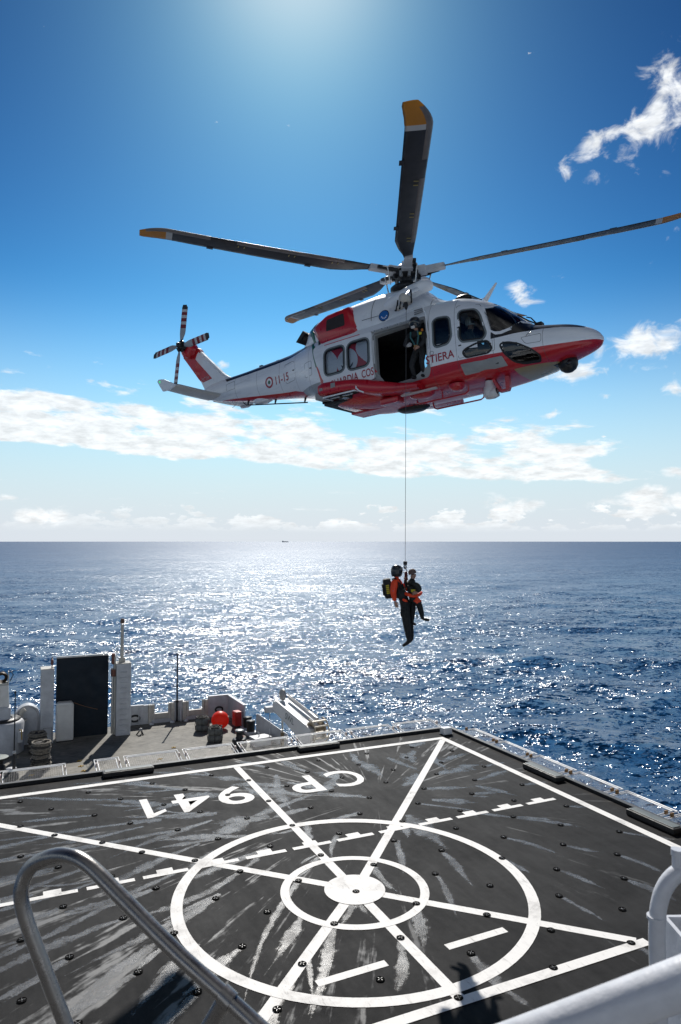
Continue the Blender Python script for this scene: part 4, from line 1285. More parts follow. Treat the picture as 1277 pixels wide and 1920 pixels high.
# ---- paint
HW, HR = (0.82, 0.85, 0.88), (0.50, 0.010, 0.020)
white_paint = mat('helicopter_white', HW, 0.30, coat=0.5, var=0.05, vscale=2.0)
red_paint = mat('helicopter_red', HR, 0.30, coat=0.6, var=0.12, vscale=2.0)
green_paint = mat('helicopter_green', (0.004, 0.13, 0.075), 0.35, coat=0.4)
blackglare = mat('anti_glare_black', (0.010, 0.011, 0.013), 0.5)
gasket = mat('window_gasket', (0.16, 0.19, 0.20), 0.5)
dark_gasket = mat('dark_gasket', (0.012, 0.013, 0.015), 0.5)
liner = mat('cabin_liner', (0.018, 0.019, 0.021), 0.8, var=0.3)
dark_metal = mat('dark_metal', (0.035, 0.036, 0.038), 0.42, metal=0.6, var=0.4, vscale=14)
bare_metal = mat('bare_metal', (0.55, 0.55, 0.54), 0.28, metal=0.85, var=0.2, vscale=8)
grey_comp = mat('grey_composite', (0.30, 0.31, 0.31), 0.5, var=0.15)
dark_red = mat('dark_red_letters', (0.36, 0.006, 0.030), 0.4)
band_red = mat('lit_red_band', (0.62, 0.03, 0.05), 0.4)  # brighter copy of the livery red, with light and glass reflection painted in
glass = bpy.data.materials.new('cockpit_glass'); glass.use_nodes = True
t = NT(glass.node_tree); t.n.clear()
gl = t.new('ShaderNodeBsdfGlossy'); gl.inputs['Roughness'].default_value = 0.03; gl.inputs['Color'].default_value = (1, 1, 1, 1)
tr = t.new('ShaderNodeBsdfTransparent'); tr.inputs['Color'].default_value = (0.74, 0.84, 0.86, 1)
fr = t.new('ShaderNodeFresnel'); fr.inputs['IOR'].default_value = 1.5
mx = t.new('ShaderNodeMixShader'); t.l.new(t.math('ADD', fr.outputs[0], 0.025), mx.inputs[0]); t.l.new(tr.outputs[0], mx.inputs[1]); t.l.new(gl.outputs[0], mx.inputs[2])
ot = t.new('ShaderNodeOutputMaterial'); t.l.new(mx.outputs[0], ot.inputs[0])
dark_glass = glass.copy(); dark_glass.name = 'tinted_glass'
for nd in dark_glass.node_tree.nodes:
    if nd.type == 'BSDF_TRANSPARENT': nd.inputs['Color'].default_value = (0.45, 0.50, 0.50, 1)

mfus = bpy.data.materials.new('helicopter_livery'); mfus.use_nodes = True
t = NT(mfus.node_tree); b = t.n['Principled BSDF']
tcn = t.new('ShaderNodeTexCoord'); oc = tcn.outputs['Object']; ox, oy, oz = t.sep(oc)
redz = t.curve(ox, [(-8.0, -1.98), (-6.9, -2.10), (-4.8, -2.385), (-3.7, -2.53), (-3.0, -2.75), (-2.3, -2.98), (-2.0, -3.02), (0.0, -3.07), (1.5, -3.07), (2.5, -3.10), (3.4, -3.13), (4.2, -3.125), (4.9, -3.10)])
is_red = t.math('LESS_THAN', oz, redz)
ybend = t.mul(t.mul(oy, oy), 0.72)
nose_blk = t.mul(t.math('GREATER_THAN', ox, t.sub(3.47, ybend)), t.math('LESS_THAN', ox, 4.55))
nose_blk = t.mul(nose_blk, t.math('GREATER_THAN', oz, t.curve(ox, [(2.5, -2.76), (2.9, -2.75), (3.3, -2.72), (3.7, -2.69), (4.1, -2.71), (4.55, -2.79)])))
boom_blk = t.mul(t.math('LESS_THAN', ox, -3.02), t.math('GREATER_THAN', oz, t.curve(ox, [(-7.0, -1.35), (-6.78, -1.44), (-6.6, -1.58), (-5.0, -1.575), (-3.6, -1.56), (-3.0, -1.50)])))
blk = t.math('MAXIMUM', nose_blk, boom_blk)
beige = t.mul(t.mul(t.math('GREATER_THAN', ox, 3.0), t.math('LESS_THAN', ox, 3.9)), t.math('LESS_THAN', oz, t.add(-3.475, t.mul(t.sub(ox, 3.0), 0.07))))
grey_aft = t.mul(t.mul(t.math('GREATER_THAN', ox, -3.35), t.math('LESS_THAN', ox, -2.05)), t.math('LESS_THAN', oz, t.add(-2.62, t.mul(t.add(ox, 3.35), -0.06))))
# faint panel joints and streaks of exhaust grime
seam = None
for xs_ in (-6.2, -5.2, -4.2, -3.45, -2.75, 1.12, 1.80, 2.68, 3.75):
    q = t.math('LESS_THAN', t.math('ABSOLUTE', t.sub(ox, xs_)), 0.006)
    seam = q if seam is None else t.math('MAXIMUM', seam, q)
gr = t.noise(t.vmath('MULTIPLY', oc, (0.8, 1.0, 5.0)), 1.6, 6, 0.65)
grime = t.mul(t.smooth(gr, 0.50, 0.80), t.smooth(ox, 1.0, -5.0, 0.10, 0.50))
wcol = t.mix(grime, rgb(HW), rgb((0.42, 0.43, 0.44)))
c0 = t.mix(is_red, wcol, rgb(HR))
c0 = t.mix(grey_aft, c0, rgb((0.33, 0.34, 0.34)))
c0 = t.mix(beige, c0, rgb((0.38, 0.27, 0.10)))
c0 = t.mix(blk, c0, rgb((0.010, 0.011, 0.014)))
c0 = t.mix(t.mul(seam, 0.55), c0, rgb((0.06, 0.06, 0.065)))
t.put(b.inputs['Base Color'], c0)
t.put(b.inputs['Roughness'], t.lin(gr, 0.3, 0.7, 0.24, 0.36))
t.put(b.inputs['Coat Weight'], t.sub(0.5, t.mul(blk, 0.4)))
b.inputs['Coat Roughness'].default_value = 0.08
bn = t.new('ShaderNodeBump'); bn.inputs['Strength'].default_value = 0.12; bn.inputs['Distance'].default_value = 0.05
t.put(bn.inputs['Height'], t.noise(oc, 5.0, 3, 0.5)); t.put(b.inputs['Normal'], bn.outputs[0])

vs, fs, N, NX = body_grid(0.0, -7.86, 4.87, 0.036, 66)
m = MB(); m.add(vs, fs, 0, True)
m.add(vs[:N], [tuple(range(N))]); m.add(vs[-N:], [tuple(range(N))[::-1]])
fus = m.build('fuselage', mfus, heli, fixn=False)
bm = bmesh.new(); bm.from_mesh(fus.data); bmesh.ops.remove_doubles(bm, verts=bm.verts, dist=1e-5); bmesh.ops.recalc_face_normals(bm, faces=bm.faces); bm.to_mesh(fus.data); bm.free()
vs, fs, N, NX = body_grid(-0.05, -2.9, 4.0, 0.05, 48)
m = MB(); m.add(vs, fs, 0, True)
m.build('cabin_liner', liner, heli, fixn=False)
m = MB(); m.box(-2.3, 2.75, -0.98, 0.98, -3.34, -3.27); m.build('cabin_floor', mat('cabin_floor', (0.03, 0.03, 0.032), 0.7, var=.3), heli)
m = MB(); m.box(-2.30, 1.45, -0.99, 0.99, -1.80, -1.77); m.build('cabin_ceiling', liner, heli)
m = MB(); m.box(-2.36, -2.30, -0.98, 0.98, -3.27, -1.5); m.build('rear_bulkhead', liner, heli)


def ring_on(P, d0, d1, o0, o1, side=-1, ang_=False, surf=FUS):
    """frame following the skin between outlines grown by d0 and d1, from offset o0 to o1"""
    a_, b_ = grow_poly(P, d0), grow_poly(P, d1); n = len(P)
    f_ = (lambda x, z, o: surf.pt(x, z, o, side)) if ang_ else (lambda x, z, o: surf.on(x, z, o, side))
    vs_ = []
    for i in range(n):
        vs_ += [f_(*a_[i], o0), f_(*a_[i], o1), f_(*b_[i], o1), f_(*b_[i], o0)]
    fs_ = []
    for i in range(n):
        j = (i + 1) % n
        for k in range(4):
            k2 = (k + 1) % 4
            fs_.append((4 * i + k, 4 * j + k, 4 * j + k2, 4 * i + k2))
    return MB().add(vs_, fs_, 0, False)


def fill_on(P, off, side=-1, ang_=False, surf=FUS, rings=4, d=0.0):
    if d: P = grow_poly(P, d)
    n = len(P); cx_, cz_ = sum(p[0] for p in P) / n, sum(p[1] for p in P) / n
    f_ = (lambda x, z: surf.pt(x, z, off, side)) if ang_ else (lambda x, z: surf.on(x, z, off, side))
    vs_ = [f_(cx_, cz_)]; fs_ = []
    for r_ in range(1, rings + 1):
        for p in P:
            vs_.append(f_(cx_ + (p[0] - cx_) * r_ / rings, cz_ + (p[1] - cz_) * r_ / rings))
    for i in range(n):
        j = (i + 1) % n
        fs_.append((0, 1 + i, 1 + j))
        for r_ in range(rings - 1):
            o = 1 + r_ * n
            fs_.append((o + i, o + n + i, o + n + j, o + j))
    n0 = (vs_[fs_[0][1]] - vs_[0]).cross(vs_[fs_[0][2]] - vs_[0])
    if n0.y * side < 0: fs_ = [f[::-1] for f in fs_]
    return MB().add(vs_, fs_, 0, True)


def window(P, name, side=-1, fw=0.045, gm_=gasket, gmat=glass, inner=True):
    o = ring_on(P, fw, -0.012, -0.03, 0.010, side).build(name, gm_, heli)
    if inner: ring_on(P, 0.004, -0.028, -0.02, 0.013, side).build('seal', dark_gasket, o)
    fill_on(P, -0.012, side).build('pane', gmat, o, fixn=False)
    return o


for sd in (-1, 1):
    window(W_FRONT, 'cabin_window', sd)
    window(W_PILOT, 'door_window', sd)
    window(W_LOWER, 'lower_window', sd, 0.028, dark_gasket, dark_glass, False)
    window(W_CHIN, 'chin_window', sd, 0.024, dark_gasket, dark_glass, False)
    o = ring_on(W_SCREEN, 0.03, -0.03, -0.03, 0.010, sd, True).build('windscreen', mfus if sd > 9 else white_paint, heli)
    fill_on(W_SCREEN, -0.008, sd, True, rings=8).build('pane', glass, o, fixn=False)
for P, s in SIDE_CUTS[5:]:
    window(P, 'cabin_window', 1)
# door jamb, sill plate and upper sliding rail
ring_on(DOOR, 0.05, -0.035, -0.12, 0.008).build('door_frame', grey_comp, heli)
m = MB(); m.tube([FUS.on(x, -1.775, 0.03) for x in np.linspace(-2.05, 0.62, 14)], 0.022, 8); m.build('door_rail', bare_metal, heli)
m = MB(); m.tube([FUS.on(x, -1.83, 0.05) for x in np.linspace(-0.45, 0.60, 8)], 0.03, 8); m.build('door_rail', grey_comp, heli)
fill_on(round_poly([(-0.44, -2.86), (-0.26, -3.10), (-0.18, -3.28), (-0.30, -3.33), (-0.50, -3.14), (-0.52, -2.95)], .03), 0.012).build('sill_guard', grey_comp, heli)
fill_on(round_poly([(0.62, -3.20), (1.02, -3.02), (1.06, -3.14), (0.99, -3.26), (0.62, -3.30)], .03), 0.012).build('sill_guard', grey_comp, heli)

# joints of the cockpit door, hatches and access panels
for P_ in ([(1.84, -1.72), (2.36, -1.78), (2.60, -2.20), (2.73, -2.70), (2.72, -3.04), (1.84, -3.04)], [(-3.95, -1.72), (-3.5, -1.72), (-3.5, -2.28), (-3.95, -2.28)], [(1.10, -2.70), (1.20, -2.70), (1.20, -2.78), (1.10, -2.78)],
           [(3.30, -2.86), (3.72, -2.82), (3.72, -3.02), (3.40, -3.02)], [(-2.95, -2.0), (-2.62, -2.0), (-2.62, -2.4), (-2.95, -2.4)], [(-6.6, -1.68), (-6.2, -1.66), (-6.2, -1.9), (-6.6, -1.9)]):
    ring_on(round_poly(P_, .05), 0.004, -0.004, -0.01, 0.0035).build('panel_joint', mat('joint_grey', (.10, .11, .12), .6), fus)
for xx, zz in ((1.90, -2.74), (1.90, -2.30), (-3.52, -2.0), (2.62, -2.86), (-2.66, -2.2)):
    MB().bbox(-.035, .035, -.012, .012, -.012, .012, .006, M=Matrix.Translation(FUS.on(xx, zz, .006))).build('latch', dark_gasket, fus)

# livery under the slid-back door: red band with a white disc
fill_on([(-2.12, -1.70), (-0.95, -1.70), (-0.42, -2.85), (-1.72, -2.85)], 0.010, rings=14).build('red_band', band_red, fus, fixn=False)
disc_p = [(-1.33 + .34 * math.cos(2 * math.pi * k / 32), -2.36 + .34 * math.sin(2 * math.pi * k / 32)) for k in range(32)]
fill_on(disc_p, 0.016, rings=6).build('white_disc', white_paint, fus, fixn=False)
navy = mat('navy_mark', (0.008, 0.016, 0.045), 0.4)
for sg in (-1, 1):     # arms of the anchor on the disc
    fill_on([(-1.33 + sg * .02, -2.62), (-1.33 + sg * .17, -2.50), (-1.33 + sg * .20, -2.41), (-1.33 + sg * .13, -2.47), (-1.33 + sg * .02, -2.57)], 0.022).build('anchor_mark', navy, fus, fixn=False)
# green, white and red diagonal stripes ahead of the boom
fill_on([(-2.83, -1.27), (-2.71, -1.27), (-2.62, -1.45), (-2.49, -1.63), (-2.40, -2.25), (-2.44, -2.25), (-2.60, -1.68), (-2.74, -1.45)], 0.006, rings=4).build('green_stripe', green_paint, fus, fixn=False)
fill_on([(-2.42, -2.24), (-2.38, -2.24), (-2.06, -2.84), (-2.04, -3.05), (-2.40, -3.05)], 0.006).build('red_stripe', red_paint, fus, fixn=False)
# grey panel on the red lower side
fill_on(round_poly([(1.86, -3.18), (2.86, -3.19), (2.93, -3.40), (1.90, -3.42)], .03), 0.016, rings=9).build('grey_panel', grey_comp, fus, fixn=False)


def side_text(s, x0, x1, z0, z1, mtl, parent, name, surf=FUS, off=0.008, slant=0.0, bold=0.0):
    """lettering wrapped on the starboard skin; the first letter is at x0 (aft) and the last at x1"""
    me_ = text_mesh(s, 1.0, bold=bold)
    co = np.array([v.co[:] for v in me_.vertices]); lo, hi = co.min(0), co.max(0)
    for v in me_.vertices:
        fx = (v.co.x - lo[0]) / (hi[0] - lo[0]); fz = (v.co.y - lo[1]) / (hi[1] - lo[1])
        v.co = surf.on(x0 + (x1 - x0) * fx, z0 + (z1 - z0) * fz + slant * fx, off)
    me_.materials.clear(); me_.materials.append(mtl)
    return link(name, me_, parent)


side_text('STIERA', 0.98, 1.74, -2.985, -2.79, dark_red, fus, 'lettering', bold=0.01)
side_text('11-15', -4.38, -3.80, -2.20, -1.965, dark_red, fus, 'number', bold=0.012)


def disc_on(cx_, cz_, r0, r1, mtl, name, off, n=28, surf=FUS):
    if r0 <= 0:
        return fill_on([(cx_ + r1 * math.cos(2 * math.pi * k / n), cz_ + r1 * math.sin(2 * math.pi * k / n)) for k in range(n)], off, surf=surf).build(name, mtl, fus, fixn=False)
    mm = MB(); vs_ = []
    for k in range(n):
        a = 2 * math.pi * k / n
        vs_ += [surf.on(cx_ + r0 * math.cos(a), cz_ + r0 * math.sin(a), off), surf.on(cx_ + r1 * math.cos(a), cz_ + r1 * math.sin(a), off)]
    mm.add(vs_, [(2 * k, 2 * k + 1, 2 * ((k + 1) % n) + 1, 2 * ((k + 1) % n)) for k in range(n)])
    return mm.build(name, mtl, fus, fixn=False)


disc_on(-4.655, -2.065, 0.115, 0.165, dark_red, 'roundel_ring', 0.006)
disc_on(-4.655, -2.065, 0.0, 0.055, green_paint, 'roundel_centre', 0.006)

# ---- slid-back cabin door with two windows
DP = round_poly([(-2.13, -1.78), (-0.50, -1.78), (-0.50, -2.62), (-0.47, -3.02), (-2.13, -2.95)], 0.10, 5)
door = thing_part = None
dm_ = MB()
dx0, dx1, dz0, dz1 = -2.15, -0.45, -3.05, -1.76
nx_, nz_ = 70, 54
vs = []; fs = []
for i in range(nx_ + 1):
    for j in range(nz_ + 1):
        x = dx0 + (dx1 - dx0) * i / nx_; z = dz0 + (dz1 - dz0) * j / nz_
        vs.append(FUS.on(x, z, 0.075))
for i in range(nx_):
    for j in range(nz_):
        x = dx0 + (dx1 - dx0) * (i + .5) / nx_; z = dz0 + (dz1 - dz0) * (j + .5) / nz_
        if in_poly(x, z, grow_poly(DP, -0.012)) and not in_poly(x, z, W_AFT1) and not in_poly(x, z, W_AFT2):
            fs.append((i * (nz_ + 1) + j, (i + 1) * (nz_ + 1) + j, (i + 1) * (nz_ + 1) + j + 1, i * (nz_ + 1) + j + 1))
door = dm_.add(vs, fs, 0, True).build('sliding_door', white_paint, heli)
ring_on(DP, 0.0, -0.03, 0.03, 0.079).build('door_edge', white_paint, door)
haze_glass = glass.copy(); haze_glass.name = 'scratched_acrylic'
for nd in haze_glass.node_tree.nodes:
    if nd.type == 'BSDF_TRANSPARENT': nd.inputs['Color'].default_value = (0.85, 0.88, 0.9, 1)
    if nd.type == 'BSDF_GLOSSY': nd.inputs['Roughness'].default_value = 0.12
    if nd.type == 'MATH': nd.inputs[1].default_value = 0.02
for P in (W_AFT1, W_AFT2):
    ring_on(P, 0.045, -0.012, 0.05, 0.088).build('window_frame', gasket, door)
    ring_on(P, 0.004, -0.026, 0.05, 0.091).build('window_seal', dark_gasket, door)
    fill_on(P, 0.066).build('window_pane', haze_glass, door, fixn=False)
side_text('GUARDIA', -1.90, -0.97, -2.99, -2.775, dark_red, door, 'lettering', off=0.083, slant=0.045, bold=0.01)
side_text('COS', -0.86, -0.49, -2.93, -2.725, dark_red, door, 'lettering', off=0.083, slant=0.01, bold=0.01)

# ---- main gear fairings (sponsons)
for sd in (-1, 1):
    st = [(-2.16, -2.84, -3.16, 0.40), (-2.0, -2.81, -3.19, 0.43), (-1.5, -2.86, -3.21, 0.44), (-1.07, -2.92, -3.24, 0.44), (-0.8, -2.97, -3.36, 0.43), (-0.35, -3.10, -3.47, 0.38), (0.2, -3.27, -3.52, 0.31), (0.75, -3.38, -3.53, 0.26)]
    c = list(zip(*st)); ft, fb, fw_ = pchip(c[0], c[1]), pchip(c[0], c[2]), pchip(c[0], c[3])
    mm = MB(); vs = []; K = 28; xs = np.linspace(-2.16, 0.75, 40)
    for x in xs:
        zc = (ft(x) + fb(x)) / 2; hz = (ft(x) - fb(x)) / 2
        for k in range(K):
            a = 2 * math.pi * k / K; cc, ss = math.cos(a), math.sin(a); n_ = 4.0
            vs.append((x, sd * (1.02 + fw_(x) * math.copysign(abs(cc) ** (2 / n_), cc)), zc + hz * math.copysign(abs(ss) ** (2 / n_), ss)))
    fs = [(i * K + k, i * K + (k + 1) % K, (i + 1) * K + (k + 1) % K, (i + 1) * K + k) for i in range(len(xs) - 1) for k in range(K)]
    mm.add(vs, fs, 0, True); mm.add(vs[:K], [tuple(range(K))]); mm.add(vs[-K:], [tuple(range(K))[::-1]])
    sp_o = mm.build('gear_fairing', red_paint, heli)
    # wheel bay on the underside: flat slab coloured as the shade of the recess, door edge and tyre
    MB().bbox(-1.98, -0.98, 0.72 * sd if sd > 0 else -1.36, 1.36 if sd > 0 else -0.72, -3.245, -3.205, .015).build('wheel_bay_shade', mat('bay_shade', (.02, .018, .014), .8), sp_o)
    mm = MB()
    mm.tube([(-2.02, sd * 1.39, -3.235), (-1.0, sd * 1.39, -3.245), (-0.94, sd * 1.30, -3.26), (-0.94, sd * 0.72, -3.26)], 0.022, 8)
    mm.tube([(-2.02, sd * 1.39, -3.235), (-2.02, sd * .70, -3.25)], 0.022, 8)
    mm.build('bay_edge', white_paint, sp_o)
    ty = MB(); Mt = Matrix.Translation((-1.52, sd * 1.06, -3.235)) @ Matrix.Rotation(R(8) * sd, 4, 'X')
    ty.lathe([(.10, -.07), (.17, -.085), (.215, -.05), (.225, 0), (.215, .05), (.17, .085), (.10, .07)], 24, 0, Mt)
    tyo = ty.build('tyre', black_rubber, sp_o)
    MB().lathe([(0.0, -.062), (.06, -.066), (.11, -.07), (.11, .07), (0, .07)], 18, 0, Mt).build('wheel_hub', bare_metal, sp_o)
    MB().tube([(-1.9, sd * 1.22, -3.25), (-1.15, sd * 1.25, -3.262)], 0.03, 8).build('gear_leg', bare_metal, sp_o)
m = MB(); m.bbox(-2.36, -2.10, -1.30, -0.72, -3.22, -3.02, .03); m.build('step_housing', grey_comp, heli)
m = MB(); m.tube([(-0.92, -1.42, -3.14), (-0.90, -1.47, -3.22), (-0.82, -1.46, -3.31), (-0.72, -1.40, -3.36)], 0.022, 8); m.build('mooring_handle', white_paint, heli)
# square plates on the red fairing
MB().box(-1.70, -1.56, -1.466, -1.459, -3.05, -2.93).build('data_plate', grey_comp, heli)
MB().box(-2.08, -1.98, -1.456, -1.449, -3.06, -2.99).build('data_plate', grey_comp, heli)

# ---- engine and gearbox cowling
COW = Loft([(1.75, -1.32, -1.75, 0.30, -1.6, 2.2, 2), (1.2, -1.16, -1.75, 0.62, -1.6, 2.2, 2), (0.95, -1.02, -1.75, 0.72, -1.6, 2.2, 2), (0.72, -0.80, -1.75, 0.80, -1.55, 2.1, 2), (0.5, -0.62, -1.75, 0.84, -1.5, 2.0, 2),
            (0.0, -0.48, -1.75, 0.90, -1.5, 1.9, 2), (-0.55, -0.46, -1.75, 0.95, -1.5, 2.0, 2), (-1.0, -0.52, -1.75, 0.97, -1.48, 2.3, 2), (-1.5, -0.58, -1.75, 0.97, -1.45, 2.6, 2), (-2.1, -0.60, -1.75, 0.92, -1.42, 2.6, 2),
            (-2.7, -0.70, -1.70, 0.78, -1.38, 2.5, 2), (-3.1, -0.90, -1.65, 0.58, -1.36, 2.4, 2), (-3.35, -1.15, -1.6, 0.36, -1.36, 2.2, 2)])
vs = []; K = 40; xs = np.linspace(-3.35, 1.75, 90)
for x in xs:
    for k in range(K):
        a = 2 * math.pi * k / K
        ph_ = math.asin(math.sin(a)); vs.append(COW.pt(x, ph_, 0, -1 if math.cos(a) >= 0 else 1))
fs = [(i * K + k, i * K + (k + 1) % K, (i + 1) * K + (k + 1) % K, (i + 1) * K + k) for i in range(len(xs) - 1) for k in range(K)]
m = MB(); m.add(vs, fs, 0, True); m.add(vs[:K], [tuple(range(K))]); m.add(vs[-K:], [tuple(range(K))[::-1]])
cowl = m.build('engine_cowling', white_paint, heli)
fill_on([(-2.92, -1.00), (-2.74, -0.80), (-2.62, -0.80), (-2.62, -1.15), (-2.55, -1.45), (-2.66, -1.45), (-2.80, -1.20)], 0.008, surf=COW).build('green_stripe', green_paint, cowl, fixn=False)
m = MB()
for zz, x0, x1 in ((-1.32, -0.9, -0.35), (-1.05, 0.9, 1.5)):
    m.tube([COW.on(x, zz, 0.004) for x in np.linspace(x0, x1, 8)], 0.006, 5)
m.tube([COW.on(-0.62, z, 0.003) for z in np.linspace(-1.4, -0.75, 8)], 0.006, 5)
m.tube([COW.on(0.98, z, 0.003) for z in np.linspace(-1.4, -1.08, 5)], 0.006, 5)
m.build('panel_joint', dark_gasket, cowl)
for sd in (-1, 1):
    base = [(-2.60, -1.12), (-2.42, -1.02), (-2.02, -0.84), (-1.28, -0.80), (-0.98, -1.50), (-1.10, -1.68), (-2.30, -1.68)]
    outp = [(-2.36, -1.16), (-2.22, -1.08), (-2.02, -0.965), (-1.36, -0.92), (-1.24, -1.42), (-1.30, -1.50), (-2.20, -1.54)]
    mm = MB(); n = len(base)
    b2_ = [((p[0] + q[0]) / 2 * 1, (p[1] + q[1]) / 2) for p, q in zip(base, outp)]
    L_ = [[(p[0], sd * .50, p[1]) for p in base], [(p[0], sd * .90, p[1]) for p in base], [(p[0], sd * 1.01, p[1]) for p in b2_], [(p[0], sd * 1.04, p[1]) for p in outp]]
    vs = [q for r_ in L_ for q in r_]
    fs = [(i * n + k, i * n + (k + 1) % n, (i + 1) * n + (k + 1) % n, (i + 1) * n + k) for i in range(3) for k in range(n)] + [tuple(range(3 * n, 4 * n))]
    it = mm.add(vs, fs).build('engine_intake', red_paint, heli)
    bm = bmesh.new(); bm.from_mesh(it.data); bmesh.ops.bevel(bm, geom=[e for e in bm.edges], offset=0.03, segments=2, affect='EDGES', clamp_overlap=True); bm.to_mesh(it.data); bm.free()
    for p_ in it.data.polygons: p_.use_smooth = True
    mesh_p = round_poly([(-1.99, -1.03), (-1.42, -0.99), (-1.40, -1.33), (-2.03, -1.34)], 0.05)
    MB().prism(mesh_p, sd * 1.03, sd * 1.045).build('intake_screen', mat('intake_mesh', (.022, .016, .016), .6, bump=.8, bscale=90), it)
    # exhaust stack
    ex = MB(); pa = [(-2.7, sd * .38, -1.24), (-2.95, sd * .44, -1.20), (-3.16, sd * .50, -1.16)]
    ex.tube(pa, [.19, .19, .17], 18, 0, cap=False); ex.tube([pa[2], (-2.9, sd * .43, -1.21)], [.15, .14], 18, 0, cap=False)
    exo = ex.build('exhaust', mat('burnt_metal', (.05, .04, .033), .45, metal=.8, var=.4, vscale=9), heli, fixn=False)
    MB().prism([(-3.02, -1.02), (-3.12, -0.93), (-3.40, -1.20), (-3.32, -1.24)], sd * .28, sd * .66).build('shroud', dark_metal, exo)
# emblem on the cowling
emb = [(-0.24, -1.36)]
fill_on([(-0.24 + .165 * math.cos(2 * math.pi * k / 28), -1.36 + .165 * math.sin(2 * math.pi * k / 28)) for k in range(28)], 0.012, surf=COW).build('emblem_ring', white_paint, cowl, fixn=False)
fill_on([(-0.24 + .15 * math.cos(2 * math.pi * k / 28), -1.36 + .15 * math.sin(2 * math.pi * k / 28)) for k in range(28)], 0.016, surf=COW).build('emblem_rim', navy, cowl, fixn=False)
fill_on([(-0.24 + .128 * math.cos(2 * math.pi * k / 28), -1.36 + .128 * math.sin(2 * math.pi * k / 28)) for k in range(28)], 0.020, surf=COW).build('emblem_field', mat('emblem_blue', (0.015, 0.13, 0.42), .4), cowl, fixn=False)
for k in range(5):
    a = R(200 + 35 * k); cx_, cz_ = -0.23 + .075 * math.cos(a), -1.36 + .075 * math.sin(a)
    fill_on([(cx_ + .018 * math.cos(2 * math.pi * j / 8), cz_ + .018 * math.sin(2 * math.pi * j / 8)) for j in range(8)], 0.024, surf=COW).build('emblem_star', white_paint, cowl, fixn=False)

# ---- tail fin
def slab(poly, y0, th_, mats, name, parent, bev=0.03):
    mm = MB().prism(poly, y0 - th_ / 2, y0 + th_ / 2)
    o = mm.build(name, mats, parent)
    bm_ = bmesh.new(); bm_.from_mesh(o.data)
    bmesh.ops.bevel(bm_, geom=[e for e in bm_.edges], offset=bev, segments=3, affect='EDGES', clamp_overlap=True); bm_.to_mesh(o.data); bm_.free()
    return o


finP = [(-6.55, -1.42), (-6.80, -1.30), (-6.96, -1.17), (-7.86, -0.29), (-8.05, -0.07), (-8.28, 0.03), (-8.46, 0.02), (-8.66, -0.08), (-8.78, -0.22), (-8.62, -0.40), (-8.02, -1.18), (-7.82, -1.56), (-7.80, -1.80), (-6.9, -1.75)]
fin = slab(finP, 0.0, 0.24, white_paint, 'tail_fin', heli, 0.06)
redP = [(-8.79, -0.22), (-8.66, -0.065), (-8.46, 0.035), (-8.28, 0.045), (-8.04, -0.06), (-7.90, -0.24), (-8.02, -0.34), (-8.08, -0.44), (-7.98, -0.56), (-7.30, -1.30), (-7.84, -1.36), (-8.03, -1.19), (-8.63, -0.41)]
slab(redP, 0.0, 0.262, red_paint, 'red_fin_panel', fin, 0.05)
gb = MB(); gb.lathe([(0.0, .34), (.16, .33), (.24, .26), (.27, .12), (.27, -.05), (.2, -.12), (0, -.14)], 22, 0, Matrix.Translation((-8.32, -0.10, -0.12)) @ Matrix.Rotation(R(90), 4, 'X'))
gb.build('tail_gearbox', red_paint, heli)
place_text('MCTM', fin, mat('pale_pink', (.5, .32, .33), .5), 'lettering', Matrix(((1, 0, 0, -7.70), (0, 0, -1, -0.1345), (0, 1, 0, -1.22), (0, 0, 0, 1))), 0.34, 0.14)

# ---- stabiliser
def stab(sd):
    mm = MB(); vs = []; sec = [(1, 0), (.8, .035), (.45, .07), (.15, .06), (0, 0), (.15, -.035), (.45, -.045), (.8, -.02)]
    st = [(0.10, -6.86, -7.66, -1.93), (1.0, -7.04, -7.80, -1.87), (1.62, -7.20, -7.92, -1.80), (1.74, -7.34, -7.96, -1.78)]
    for (yy, xl, xt, zz) in st:
        for (c_, h_) in sec:
            vs.append((xl + (xt - xl) * c_, sd * yy, zz + h_ * (xl - xt) * 1.3 - 0.02 * c_))
    K_ = len(sec)
    fs = [(i * K_ + k, i * K_ + (k + 1) % K_, (i + 1) * K_ + (k + 1) % K_, (i + 1) * K_ + k) for i in range(len(st) - 1) for k in range(K_)]
    mm.add(vs, fs, 0, True); mm.add(vs[:K_], [tuple(range(K_))]); mm.add(vs[-K_:], [tuple(range(K_))[::-1]])
    o = mm.build('stabiliser', mat('stabiliser_grey', (0.56, 0.56, 0.54), 0.4, coat=.2, var=.1), heli)
    wl = [(-7.30, -1.80), (-7.50, -1.68), (-7.86, -1.50), (-8.10, -1.46), (-8.16, -1.52), (-8.02, -1.74), (-7.92, -1.88), (-7.60, -1.90)]
    slab(wl, sd * 1.74, 0.06, white_paint, 'end_plate', o, 0.015)
    MB().lathe([(0, .03), (.025, .02), (.03, -.01)], 10, 0, Matrix.Translation((-8.02, sd * 1.78, -1.56))).build('position_light', mat('green_light', (.05, .6, .25), .3, emit=(.05, .9, .35, .6)) if sd < 0 else mat('red_light', (.5, .03, .03), .3), o)


stab(-1); stab(1)

